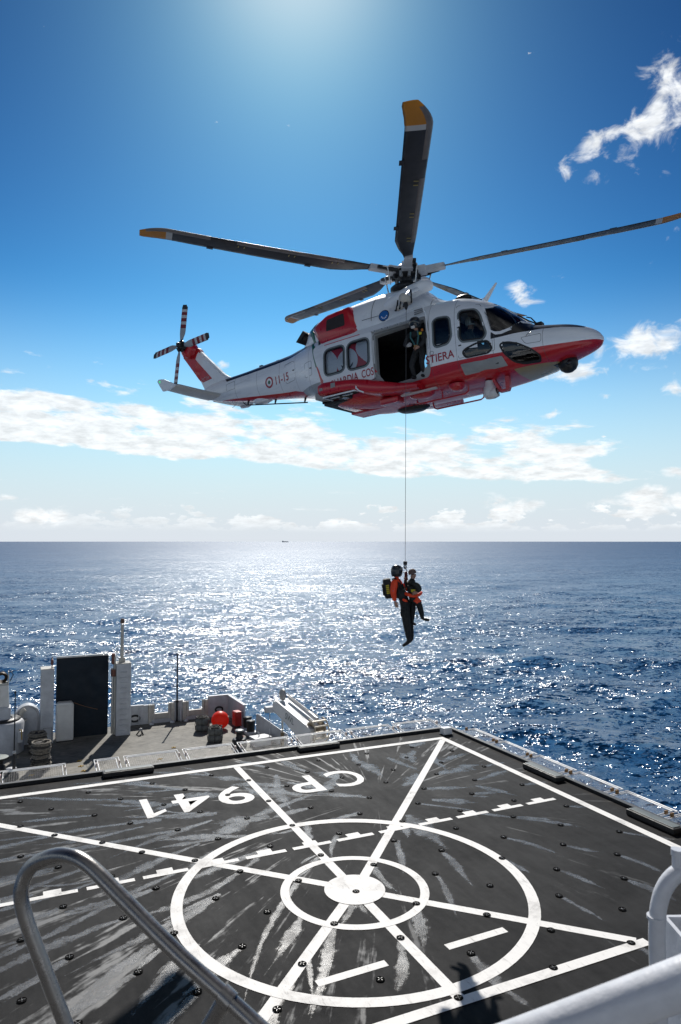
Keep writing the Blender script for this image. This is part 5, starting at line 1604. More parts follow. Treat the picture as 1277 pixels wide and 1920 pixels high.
# ---- antenna rail and fittings below the boom
m = MB(); m.tube([(-6.10, -0.10, -2.33), (-5.96, -0.10, -2.44), (-3.55, -0.10, -2.84)], 0.018, 8)
for x in (-5.92, -4.80, -3.66): m.tube([(x, -.1, -2.44 + (x + 5.96) * -.166), (x + .03, -.08, -2.44 + (x + 5.96) * -.166 + .14)], [.02, .035], 8)
m.build('aerial_rail', blackglare, heli)
m = MB(); m.lathe([(0, -.10), (.12, -.09), (.2, -.03), (.2, .05)], 16, 0, Matrix.Translation((-5.35, 0, -2.40)) @ Matrix.Scale(1.9, 4, (1, 0, 0))); m.build('radome', white_paint, heli)
m = MB(); m.tube([(-6.45, -.06, -2.2), (-6.5, -.06, -2.34), (-6.62, -.06, -2.38)], .008, 6); m.build('wire_aerial', bare_metal, heli)
m = MB()
for x in (-4.0, -4.7, -5.4): m.bbox(x, x + .12, -.05, .05, -1.35, -1.29, .015)
m.build('boom_lamp', dark_metal, heli)

# ---- nose turret, searchlight, steps and belly tubes
m = MB(); m.lathe([(0, -.235), (.09, -.215), (.17, -.16), (.22, -.07), (.225, .02), (.20, .10), (.16, .16), (.155, .22), (.19, .26), (.19, .36)], 28, 0, Matrix.Translation((4.03, 0, -3.43))); tur = m.build('camera_turret', mat('turret_black', (.012, .013, .014), .38, var=.2), heli)
m = MB(); m.lathe([(0, .012), (.06, .012), (.075, -.02)], 18, 0, Matrix.Translation((4.10, -.205, -3.46)) @ Matrix.Rotation(R(80), 4, 'X')); m.build('lens', mat('lens_black', (.005, .006, .01), .08), tur)
m = MB(); m.bbox(3.55, 3.95, -.16, .16, -3.45, -3.30, .03); m.build('turret_mount', dark_metal, heli)
Ms = Matrix.Translation((2.30, -.55, -3.86))
m = MB(); m.lathe([(0, -.16), (.10, -.14), (.15, -.06), (.15, .10), (.11, .16), (.09, .28)], 20, 0, Ms); sl = m.build('searchlight', mat('searchlight_white', (.66, .64, .63), .35, coat=.2), heli)
MB().lathe([(.0, .0), (.12, .0), (.13, -.12), (.10, -.2)], 20, 0, Matrix.Translation((2.50, -.58, -3.88)) @ Matrix.Rotation(R(78), 4, 'Y')).build('lamp_head', MATS['searchlight_white'], sl)
MB().lathe([(.0, .006), (.095, .006), (.105, -.01)], 20, 0, Matrix.Translation((2.50, -.58, -3.88)) @ Matrix.Rotation(R(78), 4, 'Y')).build('lens', mat('lamp_glass', (.03, .035, .04), .1), sl)
m = MB()
m.prism([(2.36, -3.55), (2.44, -3.55), (2.58, -3.84), (2.70, -3.84), (2.70, -3.55), (2.80, -3.55), (2.80, -3.82), (2.76, -3.90), (2.54, -3.90)], -.55, -.43); m.build('belly_bracket', red_paint, heli)
m = MB(); m.tube([(0.25, -.45, -3.54), (0.28, -.45, -3.68), (0.36, -.45, -3.72), (1.62, -.45, -3.72), (1.70, -.45, -3.68), (1.72, -.45, -3.54)], .02, 8); m.tube([(1.0, -.45, -3.72), (1.0, -.45, -3.54)], .018, 8); m.build('belly_guard_tube', red_paint, heli)
m = MB(); m.tube([(0.25, .45, -3.54), (0.28, .45, -3.68), (0.36, .45, -3.72), (1.62, .45, -3.72), (1.70, .45, -3.68), (1.72, .45, -3.54)], .02, 8); m.build('belly_guard_tube', red_paint, heli)
m = MB(); m.lathe([(0, -.13), (.12, -.11), (.19, -.05), (.21, .03)], 18, 0, Matrix.Translation((1.55, -.72, -3.56))); m.build('belly_dome', red_paint, heli)
m = MB(); m.lathe([(0, -.10), (.14, -.09), (.22, -.04), (.24, .03)], 18, 0, Matrix.Translation((.55, -.66, -3.56)) @ Matrix.Scale(1.5, 4, (1, 0, 0))); m.build('belly_dome', red_paint, heli)
m = MB(); m.bbox(-0.55, 0.0, -.95, -.62, -3.66, -3.50, .04); m.build('belly_box', red_paint, heli)
m = MB(); m.bbox(0.15, 1.15, -1.06, -0.98, -3.60, -3.55, .012); m.build('side_step', mat('step_pale', (.5, .42, .40), .4), heli)
m = MB(); m.bbox(-1.9, -0.6, -.30, .30, -3.56, -3.50, .02); m.build('belly_panel', red_paint, heli)
m = MB(); m.lathe([(0, -.09), (.22, -.08), (.3, -.02), (.31, .05)], 20, 0, Matrix.Translation((-.35, .45, -3.56)) @ Matrix.Scale(1.6, 4, (1, 0, 0))); m.build('cargo_hook_plate', dark_metal, heli)

# ---- roof aerials, wiper, pitot
m = MB(); m.prism([(1.98, -1.46), (2.16, -1.50), (2.50, -1.04), (2.47, -1.03)], -.02, .02); m.build('roof_aerial', white_paint, heli)
m = MB(); m.tube([(1.55, -.1, -1.33), (2.28, 0, -1.33)], .006, 5); m.build('aerial_wire', dark_metal, heli)
m = MB(); m.lathe([(0, .09), (.06, .085), (.10, .04), (.11, -.04)], 16, 0, Matrix.Translation((1.72, -.35, -1.32)) @ Matrix.Scale(2.2, 4, (1, 0, 0))); m.build('roof_lamp', dark_metal, heli)
m = MB(); m.tube([(3.46, -.12, -2.40), (3.30, -.10, -2.18), (3.20, -.13, -2.14)], .016, 6); m.tube([(3.50, -.2, -2.42), (3.34, -.42, -2.34), (3.12, -.5, -2.16)], .016, 6); m.bbox(3.40, 3.58, -.22, -.02, -2.45, -2.36, .02); m.build('wiper', blackglare, heli)
m = MB(); m.tube([FUS.on(3.42, -2.84, .0), FUS.on(3.45, -2.84, .06), FUS.on(3.56, -2.80, .07)], .010, 6); m.build('pitot_tube', bare_metal, heli)
# cockpit furniture
m = MB(); m.prism([(2.62, -2.62), (3.05, -2.45), (3.30, -2.60), (3.20, -3.25), (2.80, -3.25)], -.72, .72); m.build('instrument_panel', liner, heli)
seat_m = mat('seat_grey', (.035, .037, .04), .8, var=.2)
for yy in (-.5, .5):
    m = MB(); m.bbox(1.62, 2.12, yy - .24, yy + .24, -3.05, -2.90, .04); m.bbox(1.55, 1.68, yy - .24, yy + .24, -2.95, -2.20, .04); m.bbox(1.56, 1.66, yy - .13, yy + .13, -2.2, -2.0, .03); m.build('pilot_seat', seat_m, heli)
for k, yy in enumerate((-.62, -.05, .55)):
    m = MB(); m.bbox(-2.25, -2.15, yy - .22, yy + .22, -2.85, -1.95, .04); m.bbox(-2.25, -1.75, yy - .22, yy + .22, -2.92, -2.82, .04); m.build('cabin_seat', mat('seat_red', (.16, .02, .02), .8), heli)

# ---- rescue hoist above the door
m = MB()
m.tube([(0.97, -0.66, -0.84), (0.92, -0.92, -0.94), (0.62, -1.05, -1.05), (0.12, -1.10, -1.20), (-0.04, -1.08, -1.23)], [.14, .17, .17, .165, .10], 18); hst = m.build('hoist_fairing', white_paint, heli)
CAB = HMI @ Vector((1.563, 16.75, H_POS.z - 1.4)); CABX, CABY = CAB.x, CAB.y
m = MB(); m.lathe([(0, -.18), (.10, -.17), (.115, 0), (.10, .17), (0, .18)], 18, 0, Matrix.Translation((CABX - .02, CABY + .06, -1.42)) @ Matrix.Rotation(R(90), 4, 'X')); m.build('hoist_drum', mat('hoist_cream', (.55, .52, .46), .45, var=.2), hst)
m = MB(); m.tube([(0.88, -0.9, -0.95), (CABX, CABY + .25, -1.20), (CABX, CABY + .05, -1.36)], .055, 12); m.build('hoist_arm', white_paint, hst)
m = MB(); m.tube([(.35, -1.22, -1.42), (.70, -1.38, -1.44), (CABX - .05, CABY + .12, -1.42)], .07, 12); m.build('hoist_motor', MATS['hoist_cream'], hst)
for k in range(5):
    m = MB(); x0_ = .36 + .14 * k
    m.tube([(x0_, -1.2 - .08 * k, -1.2), (x0_ + .05, -1.32 - .07 * k, -1.34), (x0_ - .02, -1.3 - .05 * k, -1.50), (x0_ - .10, -1.2 - .05 * k, -1.44)], .020, 7); m.build('hydraulic_hose', blackglare, hst)
m = MB(); m.lathe([(0.02, .06), (.045, .05), (.055, -.02), (.03, -.10), (.012, -.13)], 14, 0, Matrix.Translation((CABX, CABY, -1.58))); m.build('cable_guide', dark_metal, hst)
m = MB(); m.tube([(-0.05, -1.16, -1.60), (.35, -1.26, -1.60), (.95, -1.30, -1.56), (1.07, -1.27, -1.60), (1.10, -1.20, -1.75), (1.10, -1.18, -2.6)], .018, 8); m.build('grab_rail', white_paint, heli)
for k in range(3):
    m = MB(); m.tube([(.70, -1.02, -1.52 - .05 * k), (.98, -1.10, -1.56 - .04 * k)], .014, 6); m.build('bracket_bar', grey_comp, heli)

# ---- main rotor
n_ = Vector((-0.00283, -0.01375, 1)).normalized(); e1_ = Vector((0, 1, 0)).cross(n_).normalized(); e2_ = n_.cross(e1_)
A0 = R(-92.0); CONE = R(3.5)


def rotor_mat(az_, cone=True):
    rad = (e1_ * math.cos(az_) + e2_ * math.sin(az_)); tan = n_.cross(rad)
    r2 = (rad * math.cos(CONE) + n_ * math.sin(CONE)) if cone else rad
    up = r2.cross(tan)
    M_ = Matrix(((r2.x, tan.x, up.x, 0), (r2.y, tan.y, up.y, 0), (r2.z, tan.z, up.z, 0), (0, 0, 0, 1)))
    Rb = HM.to_3x3().inverted().to_4x4()
    return Rb @ M_


blade_dark = mat('blade_navy_black', (0.014, 0.016, 0.022), 0.38, var=.25, vscale=2)
blade_strip = mat('blade_erosion_grey', (0.19, 0.17, 0.16), 0.42, metal=.3, var=.15)
blade_white = mat('blade_white', (.5, .5, .49), .45)
blade_orange = mat('blade_orange', (.52, .20, .012), .45, var=.12)
SEC = [(1, 0), (.85, .018), (.6, .045), (.35, .060), (.15, .052), (.05, .034), (0, 0.0), (.05, -.026), (.15, -.036), (.35, -.038), (.6, -.028), (.85, -.012)]


def chord(r):
    return float(np.interp(r, [0.85, 1.15, 1.55, 2.0, 6.35, 6.6, 6.8, 6.9], [.20, .27, .42, .53, .52, .46, .37, .28]))


def blade_pt(r, c_, h_, grow=0.0):
    ch = chord(r)
    le = 0.25 * 0.5 - (0.31 * max(0.0, (r - 6.2) / .7) ** 1.8 if r > 6.2 else 0.0)
    if r < 2.0: le = 0.25 * .5 - .02 * (2.0 - r)
    y = le - c_ * ch; z = h_ * ch + (grow if h_ > 0 else -grow if h_ < 0 else 0)
    th_ = R(15 - 9 * r / 6.9)
    yy = y * math.cos(th_) - z * math.sin(th_); zz = y * math.sin(th_) + z * math.cos(th_)
    return (r, yy, zz + 0.004 * (r - 3.5) ** 2 * (1 if r > 3.5 else .3))


def blade_seg(r0, r1, n, c_lo=None, grow=0.0):
    rs_ = np.linspace(r0, r1, n); vs_ = []
    sec = SEC if c_lo is None else [(min(c, c_lo), h) for c, h in SEC if c <= c_lo + .21]
    if c_lo is not None:
        sec = [(c_lo, .056), (.15, .052), (.05, .034), (0, 0.0), (.05, -.026), (.15, -.036), (c_lo, -.037)]
    for r in rs_:
        for c, h in sec:
            p = blade_pt(r, c if c > 0 else (-.006 if grow else 0), h, grow); vs_.append(p)
    K_ = len(sec)
    fs_ = [(i * K_ + k, i * K_ + (k + 1) % K_, (i + 1) * K_ + (k + 1) % K_, (i + 1) * K_ + k) for i in range(n - 1) for k in range(K_)]
    mm = MB().add(vs_, fs_, 0, True); mm.add(vs_[:K_], [tuple(range(K_))]); mm.add(vs_[-K_:], [tuple(range(K_))[::-1]])
    me_ = mm.mesh('seg'); fix_normals(me_)
    return me_


def with_mat(me_, m_):
    me_.materials.append(m_); return me_


B_main = with_mat(blade_seg(0.95, 6.12, 40), blade_dark)
B_white = with_mat(blade_seg(6.12, 6.27, 3), blade_white)
B_tip = with_mat(blade_seg(6.27, 6.9, 12), blade_orange)
B_st1 = with_mat(blade_seg(1.75, 4.55, 22, .24, .004), blade_strip)
B_st2 = with_mat(blade_seg(5.2, 6.75, 14, .24, .004), blade_strip)
B_tabs = []
for r in (2.55, 5.1):
    tabm = MB()
    p = blade_pt(r, 1.0, 0); q = blade_pt(r + .16, 1.0, 0)
    tabm.add([(p[0], p[1] + .05, p[2] + .004), (q[0], q[1] + .05, q[2] + .004), (q[0], q[1] - .05, q[2] - .005), (p[0], p[1] - .05, p[2] - .005),
              (p[0], p[1] + .05, p[2] - .008), (q[0], q[1] + .05, q[2] - .008), (q[0], q[1] - .05, q[2] - .012), (p[0], p[1] - .05, p[2] - .012)],
             [(0, 1, 2, 3), (7, 6, 5, 4), (0, 4, 5, 1), (1, 5, 6, 2), (2, 6, 7, 3), (3, 7, 4, 0)])
    B_tabs.append(with_mat(tabm.mesh('trim_tab'), blade_dark))
clm = MB()
for r in (1.9, 2.05, 3.05, 3.2, 4.35, 4.5):
    p = blade_pt(r, .36, -.038)
    clm.box(p[0] - .012, p[0] + .012, p[1] - .05, p[1] + .05, p[2] - .014, p[2] - .004)
B_clip = with_mat(clm.mesh('bonding_clip'), mat('clip_yellow', (.35, .28, .10), .5))
gripm = MB(); gripm.bbox(.42, 1.05, -.11, .11, -.075, .075, .035); gripm.bbox(.30, .55, -.15, .15, -.10, .10, .03)
G_me = with_mat(gripm.mesh('grip'), mat('grip_pale', (.55, .56, .57), .4, var=.15)); fix_normals(G_me)
dampm = MB(); dampm.tube([(.30, .22, -.05), (.82, .16, -.03)], [.05, .035], 10); dampm.tube([(.45, .20, -.045), (.62, .185, -.04)], .06, 10); dampm.box(.74, .86, .08, .2, -.05, .02)
D_me = with_mat(dampm.mesh('damper'), dark_metal); fix_normals(D_me)
linkm = MB(); linkm.tube([(.62, .24, -.02), (.50, .20, -.46)], .018, 8); linkm.tube([(.62, .24, -.02), (.62, .10, 0)], .022, 8)
L_me = with_mat(linkm.mesh('pitch_link'), bare_metal); fix_normals(L_me)
roto = MB()
roto.lathe([(0, .235), (.12, .225), (.22, .19), (.30, .12), (.33, .06), (.31, .02)], 28, 0); hub_me = roto.mesh('dome'); hub_me.materials.append(mat('hub_dome_metal', (.62, .60, .57), .22, metal=.6, coat=.3)); fix_normals(hub_me)
Mrot = rotor_mat(A0, False)
hubo = MB().lathe([(.0, .03), (.36, .03), (.40, -.04), (.34, -.12), (.20, -.16), (.17, -.30), (.36, -.36), (.43, -.42), (.43, -.48), (.25, -.52), (.16, -.60), (.16, -.75)], 30).build('rotor_hub', dark_metal, heli)
hubo.matrix_local = Mrot
dm = link('hub_dome', hub_me, hubo)
for k in range(10):
    a = R(36 * k + 9)
    mm = MB().bbox(-.05, .05, -.035, .035, -.13, .05, .012, M=Matrix.Rotation(a, 4, 'Z') @ Matrix.Translation((.34, 0, -.07)))
    mm.build('hub_clamp', grey_comp if k % 3 == 0 else dark_metal, hubo)
for i in range(5):
    Mb = rotor_mat(A0 + i * 2 * math.pi / 5)
    bl = link('rotor_blade', B_main, heli); bl.matrix_local = Mb
    for nm_, me_ in (('tip_cap', B_tip), ('tip_stripe', B_white), ('leading_edge_strip', B_st1), ('leading_edge_strip', B_st2), ('trim_tab', B_tabs[0]), ('trim_tab', B_tabs[1]), ('bonding_clip', B_clip)):
        q_ = link(nm_, me_, bl)
        if nm_ == 'bonding_clip': struct(q_, 'stuff')
    for nm_, me_ in (('blade_grip', G_me), ('lag_damper', D_me), ('pitch_link', L_me)):
        o = link(nm_, me_, heli); o.matrix_local = Mb

# ---- tail rotor
TRH = Vector((-8.32, -0.56, -0.05))
m = MB(); m.lathe([(0, .16), (.07, .15), (.10, .10), (.10, .0), (.14, -.04), (.14, -.12), (.08, -.16), (.08, -.34)], 18, 0, Matrix.Translation(TRH) @ Matrix.Rotation(R(90), 4, 'X'))
for k in range(8):
    a = R(45 * k + 10); m.bbox(-.06, .06, -.03, .03, -.06, .06, .012, M=Matrix.Translation(TRH) @ Matrix.Rotation(-a, 4, 'Y') @ Matrix.Translation((.13, .02 * (-1) ** k, 0)))
for k in range(4):
    a = R(90 * k + 40); m.tube([TRH + Vector((.12 * math.cos(a), -.12, .12 * math.sin(a))), TRH + Vector((.26 * math.cos(a + .5), .02, .26 * math.sin(a + .5)))], .016, 6)
m.build('tail_rotor_hub', dark_metal, heli)
tr_grey = mat('tail_blade_grey', (.36, .38, .40), .4); tr_dark = mat('tail_blade_tip', (.03, .03, .035), .45); tr_red = mat('tail_blade_red', (.20, .008, .02), .4); tr_white = mat('tail_blade_white', (.55, .56, .57), .4)
tsegs = [(.18, .58, tr_grey, 'x'), (.58, .70, tr_red, 'band'), (.70, .80, tr_white, 'band'), (.80, .91, tr_red, 'band'), (.91, 1.01, tr_white, 'band'), (1.01, 1.11, tr_red, 'band'), (1.11, 1.20, tr_white, 'band'), (1.20, 1.35, tr_dark, 'tip')]


def tseg(r0, r1):
    vs_ = []; n = 5
    for r in np.linspace(r0, r1, n):
        ch = .235 if r > .42 else .10 + (r - .18) / .24 * .135
        if r > 1.3: ch *= .72
        for c, h in SEC:
            y, z = (.3 - c) * ch, h * ch * 1.1
            q = R(10)
            vs_.append((r, y * math.cos(q) - z * math.sin(q), y * math.sin(q) + z * math.cos(q)))
    K_ = len(SEC)
    fs_ = [(i * K_ + k, i * K_ + (k + 1) % K_, (i + 1) * K_ + (k + 1) % K_, (i + 1) * K_ + k) for i in range(n - 1) for k in range(K_)]
    mm = MB().add(vs_, fs_, 0, True); mm.add(vs_[:K_], [tuple(range(K_))]); mm.add(vs_[-K_:], [tuple(range(K_))[::-1]])
    me_ = mm.mesh('tail_blade'); fix_normals(me_)
    return me_


tmeshes = [(with_mat(tseg(a, b_), mt_), nm_) for a, b_, mt_, nm_ in tsegs]
for ang_ in (78, 2, 183, 257):
    a = R(ang_)
    rad = Vector((math.cos(a), 0, math.sin(a))); nrm_ = Vector((0, -1, 0)); tan = nrm_.cross(rad)
    Mt = Matrix(((rad.x, tan.x, nrm_.x, TRH.x), (rad.y, tan.y, nrm_.y, TRH.y - .03), (rad.z, tan.z, nrm_.z, TRH.z), (0, 0, 0, 1)))
    root = link('tail_rotor_blade', tmeshes[0][0], heli); root.matrix_local = Mt
    for me_, nm_ in tmeshes[1:]:
        link('colour_band' if nm_ == 'band' else 'blade_tip', me_, root)

# ================================================================== PEOPLE
skin_m = mat('skin', (.42, .24, .17), .55, var=.08, vscale=20)
suit_black = mat('suit_black', (.012, .014, .014), .75, var=.35, vscale=9, bump=.5, bscale=14)
suit_dark = mat('suit_dark_green', (.022, .028, .024), .78, var=.3, vscale=8, bump=.5, bscale=14)
suit_orange = mat('suit_orange', (.95, .07, .015), .55, var=.10, vscale=9, bump=.4, bscale=12)
glove_pale = mat('glove_pale', (.45, .44, .42), .7, var=.15, vscale=20)
helmet_dark = mat('helmet_dark', (.016, .020, .024), .28, coat=.4)
visor_m = mat('visor', (.006, .008, .010), .08, coat=.5)
yellow_m = mat('signal_yellow', (.62, .52, .02), .5)
boot_m = mat('boot_black', (.008, .008, .008), .6)
strap_m = mat('strap_black', (.014, .014, .015), .7)


def skin_body(name, J, E, root, bone_mat, mats, parent):
    """one continuous body: joints J {name: (x, y, z, radius)}, edges E; bone_mat maps an edge to a material slot"""
    names = list(J); idx = {k: i for i, k in enumerate(names)}
    me_ = bpy.data.meshes.new(name); me_.from_pydata([J[k][:3] for k in names], [(idx[a], idx[b_]) for a, b_ in E], [])
    o = bpy.data.objects.new('tmp', me_); COL.objects.link(o)
    md_ = o.modifiers.new('s', 'SKIN'); md_.use_smooth_shade = True; md_.branch_smoothing = .6
    sv = me_.skin_vertices[0].data
    for k in names:
        r_ = J[k][3]; sv[idx[k]].radius = (r_, r_) if not isinstance(r_, tuple) else r_
        sv[idx[k]].use_root = (k == root)
    o.modifiers.new('d', 'SUBSURF').levels = 2
    dg = bpy.context.evaluated_depsgraph_get()
    out = bpy.data.meshes.new_from_object(o.evaluated_get(dg))
    bpy.data.objects.remove(o); out.name = name
    out.materials.clear()
    for q in mats: out.materials.append(q)
    segs = [(Vector(J[a][:3]), Vector(J[b_][:3]), J[a][3], J[b_][3], bone_mat.get((a, b_), 0)) for a, b_ in E]
    for p in out.polygons:
        c = p.center; best = 1e9; bi = 0
        for A, B, ra, rb, mi in segs:
            d_ = B - A; t_ = max(0, min(1, (c - A).dot(d_) / max(d_.length_squared, 1e-9)))
            ds = (c - (A + d_ * t_)).length / (ra + (rb - ra) * t_ + .02)
            if ds < best: best = ds; bi = mi
        p.material_index = bi; p.use_smooth = True
    return link(name, out, parent)


def hand(wrist, tip_dir, side_dir, parent, mtl, curl=.7, size=1.0):
    """palm and five bent fingers; tip_dir points along the fingers, side_dir towards the thumb"""
    d = Vector(tip_dir).normalized(); s = Vector(side_dir); s = (s - d * s.dot(d)).normalized(); n = d.cross(s)
    W = Vector(wrist); m_ = MB()
    def P(a_, b_, c_): return W + (d * a_ + s * b_ + n * c_) * size
    m_.tube([P(-.02, 0, 0), P(.03, 0, 0), P(.075, 0, -.004), P(.095, 0, -.008)], [.026 * size, .036 * size, .040 * size, .030 * size], 8)
    for k, (off, L) in enumerate(((.030, .070), (.010, .078), (-.010, .072), (-.029, .056))):
        c1, c2, c3 = curl * .5, curl * 1.1, curl * 1.7
        p0 = P(.080, off, 0); seg = L / 3 * size; p = p0; pts = [p0]
        for c_ in (c1, c2, c3):
            p = p + (d * math.cos(c_) - n * math.sin(c_)) * seg; pts.append(p)
        m_.tube(pts, [.0095 * size, .009 * size, .008 * size, .006 * size], 6)
    m_.tube([P(.02, .028, -.005), P(.048, .052, -.018), P(.078, .054, -.034)], [.012 * size, .010 * size, .007 * size], 6)
    return m_.build('hand', mtl, parent, fixn=False)


def loop(o_list, rad, mtl, name, parent, seg=6):
    return MB().tube(o_list, rad, seg, closed=True).build(name, mtl, parent)


YP = 16.75; KP = YP / 1324.0


def PP(zx, zy, d=0.0):
    u = 680 + zx / 7.98; v = 1030 + zy / 7.98
    return ((u - 638.5) * KP, YP + d, EYE - (v - 1015) * KP)


def JJ(zx, zy, d, r_): return PP(zx, zy, d) + (r_,)


# ---- the winchman on the cable
J = dict(pelvis=JJ(625, 800, 0, .135), belly=JJ(590, 690, 0, .130), chest=JJ(545, 550, 0, .155), upper=JJ(515, 485, 0, .145), neck=JJ(505, 425, 0, .062), head=JJ(512, 345, 0, .088), crown=JJ(508, 295, 0, .085),
         shR=JJ(470, 480, -.17, .112), elR=JJ(440, 630, -.23, .078), wrR=JJ(472, 765, -.21, .052),
         shL=JJ(565, 495, .17, .075), elL=JJ(640, 580, .20, .052), wrL=JJ(690, 620, .10, .040),
         hiR=JJ(625, 845, -.09, .130), knR=JJ(640, 1060, -.10, .100), anR=JJ(678, 1300, -.09, .072), heR=JJ(685, 1360, -.09, .058), toR=JJ(582, 1428, -.10, .032),
         hiL=JJ(665, 845, .09, .130), knL=JJ(700, 1060, .06, .098), anL=JJ(722, 1290, .05, .070), heL=JJ(728, 1345, .05, .056), toL=JJ(655, 1405, .03, .032))
E = [('pelvis', 'belly'), ('belly', 'chest'), ('chest', 'upper'), ('upper', 'neck'), ('neck', 'head'), ('head', 'crown'), ('upper', 'shR'), ('shR', 'elR'), ('elR', 'wrR'), ('upper', 'shL'), ('shL', 'elL'), ('elL', 'wrL'),
     ('pelvis', 'hiR'), ('hiR', 'knR'), ('knR', 'anR'), ('anR', 'heR'), ('heR', 'toR'), ('pelvis', 'hiL'), ('hiL', 'knL'), ('knL', 'anL'), ('anL', 'heL'), ('heL', 'toL')]
bm_ = {e: 0 for e in E}
bm_[('neck', 'head')] = 2; bm_[('head', 'crown')] = 2
for e in (('upper', 'shR'), ('shR', 'elR'), ('elR', 'wrR'), ('shL', 'elL'), ('elL', 'wrL'), ('upper', 'shL'), ('upper', 'neck'), ('chest', 'upper')): bm_[e] = 1
for e in (('anR', 'heR'), ('heR', 'toR'), ('anL', 'heL'), ('heL', 'toL')): bm_[e] = 3
pr = thing('person', 'rescuer in orange top, black trousers and dark helmet hanging on the cable', 'person', (0, 0, 0), group=None)
org = Vector(PP(620, 1400, 0)); pr.location = org


def shift(J): return {k: (v[0] - org.x, v[1] - org.y, v[2] - org.z, v[3]) for k, v in J.items()}


JS = shift(J)
skin_body('body', JS, E, 'pelvis', bm_, [suit_black, suit_orange, skin_m, boot_m], pr)


def PR(zx, zy, d=0.0): return Vector(PP(zx, zy, d)) - org


hand(PR(474, 775, -.21), PR(500, 850, -.22) - PR(474, 775, -.21), (1, -.3, .2), pr, skin_m, .6)
hand(PR(692, 622, .10), PR(745, 640, .02) - PR(692, 622, .10), (0, -.3, 1), pr, glove_pale, .9)
c_ = PR(506, 318)
m = MB(); m.lathe([(0, .140), (.055, .134), (.10, .105), (.125, .045), (.128, -.03), (.118, -.10), (.095, -.14)], 22, 0, Matrix.Translation(c_) @ Matrix.Scale(1.08, 4, (1, 0, 0)))
hm_ = m.build('helmet', helmet_dark, pr)
m = MB(); m.lathe([(.130, .07), (.138, .03), (.138, -.03), (.130, -.06)], 14, 0, Matrix.Translation(c_ + Vector((.012, 0, .01))) @ Matrix.Rotation(R(-75), 4, 'Z'), ang=R(150)); m.build('visor', visor_m, hm_)
m = MB(); m.bbox(-.03, .05, -.17, -.13, -.08, .03, .012, M=Matrix.Translation(c_)); m.build('ear_cup', helmet_dark, hm_)
m = MB(); m.bbox(-.025, .045, -.075, .075, -.045, .035, .02, M=Matrix.Translation(PR(545, 378))); m.build('face_mask', mat('mask_pale', (.62, .60, .56), .7), pr)
m = MB(); m.bbox(-.10, .085, -.155, .155, -.235, .235, .05, M=Matrix.Translation(PR(378, 580)) @ Matrix.Rotation(R(-8), 4, 'Y')); bp = m.build('backpack', mat('pack_black', (.016, .018, .018), .7, var=.3, vscale=14, bump=.5), pr)
MB().bbox(-.135, -.10, -.12, .12, -.16, .12, .02, M=Matrix.Translation(PR(378, 580)) @ Matrix.Rotation(R(-8), 4, 'Y')).build('pocket', MATS['pack_black'], bp)
for k in range(5):
    m = MB(); q = Matrix.Translation(PR(378, 580)) @ Matrix.Rotation(R(-8), 4, 'Y')
    m.box(-.055, .02, -.161, -.156, -.115 + .044 * k, -.085 + .044 * k, M=q); m.build('yellow_mark', yellow_m, bp)
m = MB(); m.tube([PR(430, 440, -.15), PR(480, 425, -.13), PR(530, 500, -.17), PR(520, 640, -.18), PR(450, 690, -.12)], .018, 6); m.build('pack_strap', strap_m, pr)
m = MB(); m.bbox(-.11, .13, -.16, .16, -.13, .10, .05, M=Matrix.Translation(PR(555, 645))); m.build('vest', mat('vest_black', (.018, .020, .020), .75, var=.3, vscale=12, bump=.5), pr)
m = MB(); m.tube([PR(545, 450, -.10), PR(560, 560, -.17), PR(600, 640, -.15), PR(640, 560, -.06), PR(636, 440, 0)], .017, 6); m.tube([PR(560, 760, -.13), PR(640, 800, -.13), PR(700, 760, -.05)], .02, 6); m.build('harness', strap_m, pr)
m = MB(); m.tube([PR(438, 600, -.29), PR(446, 650, -.28)], .008, 5); m.build('light_tag', mat('tag_blue', (.05, .25, .5), .4), pr)
m = MB(); m.bbox(-.06, .06, -.03, .03, -.09, .09, .02, M=Matrix.Translation(PR(590, 930, -.17))); m.build('thigh_pouch', suit_black, pr)

# ---- the rescued person in front of the winchman
J2 = dict(pelvis=JJ(742, 715, -.06, .125), belly=JJ(735, 620, -.06, .130), chest=JJ(725, 530, -.06, .180), upper=JJ(732, 485, -.06, .145), neck=JJ(742, 440, -.06, .058), head=JJ(745, 390, -.06, .090), crown=JJ(748, 350, -.06, .086),
          nose=JJ(790, 385, -.06, .018),
          shR=JJ(772, 505, -.20, .090), elR=JJ(835, 590, -.26, .072), wrR=JJ(780, 630, -.30, .050), shL=JJ(690, 490, .10, .072), elL=JJ(665, 570, .10, .050), wrL=JJ(645, 480, .02, .038),
          hiR=JJ(765, 735, -.13, .110), knR=JJ(815, 775, -.18, .086), anR=JJ(872, 965, -.17, .058), heR=JJ(872, 1020, -.17, .042), toR=JJ(985, 1042, -.18, .030),
          hiL=JJ(745, 750, .03, .095), knL=JJ(748, 900, -.04, .066), anL=JJ(738, 1050, .0, .044), heL=JJ(735, 1095, .0, .040), toL=JJ(795, 1122, .0, .028))
E2 = [e for e in E] + [('head', 'nose')]
b2 = {e: 0 for e in E2}
b2[('neck', 'head')] = 1; b2[('head', 'crown')] = 1; b2[('head', 'nose')] = 1
for e in (('pelvis', 'hiR'), ('hiR', 'knR')): b2[e] = 0
for e in (('knR', 'anR'), ('hiL', 'knL'), ('knL', 'anL'), ('pelvis', 'hiL')): b2[e] = 2
for e in (('anR', 'heR'), ('heR', 'toR'), ('anL', 'heL'), ('heL', 'toL')): b2[e] = 3
b2[('pelvis', 'belly')] = 0
p2_ = thing('person', 'bare-headed person in dark jacket held in front of the rescuer by an orange sling', 'person')
p2_.location = org
skin_body('body', shift(J2), E2, 'pelvis', b2, [suit_dark, skin_m, suit_black, boot_m], p2_)
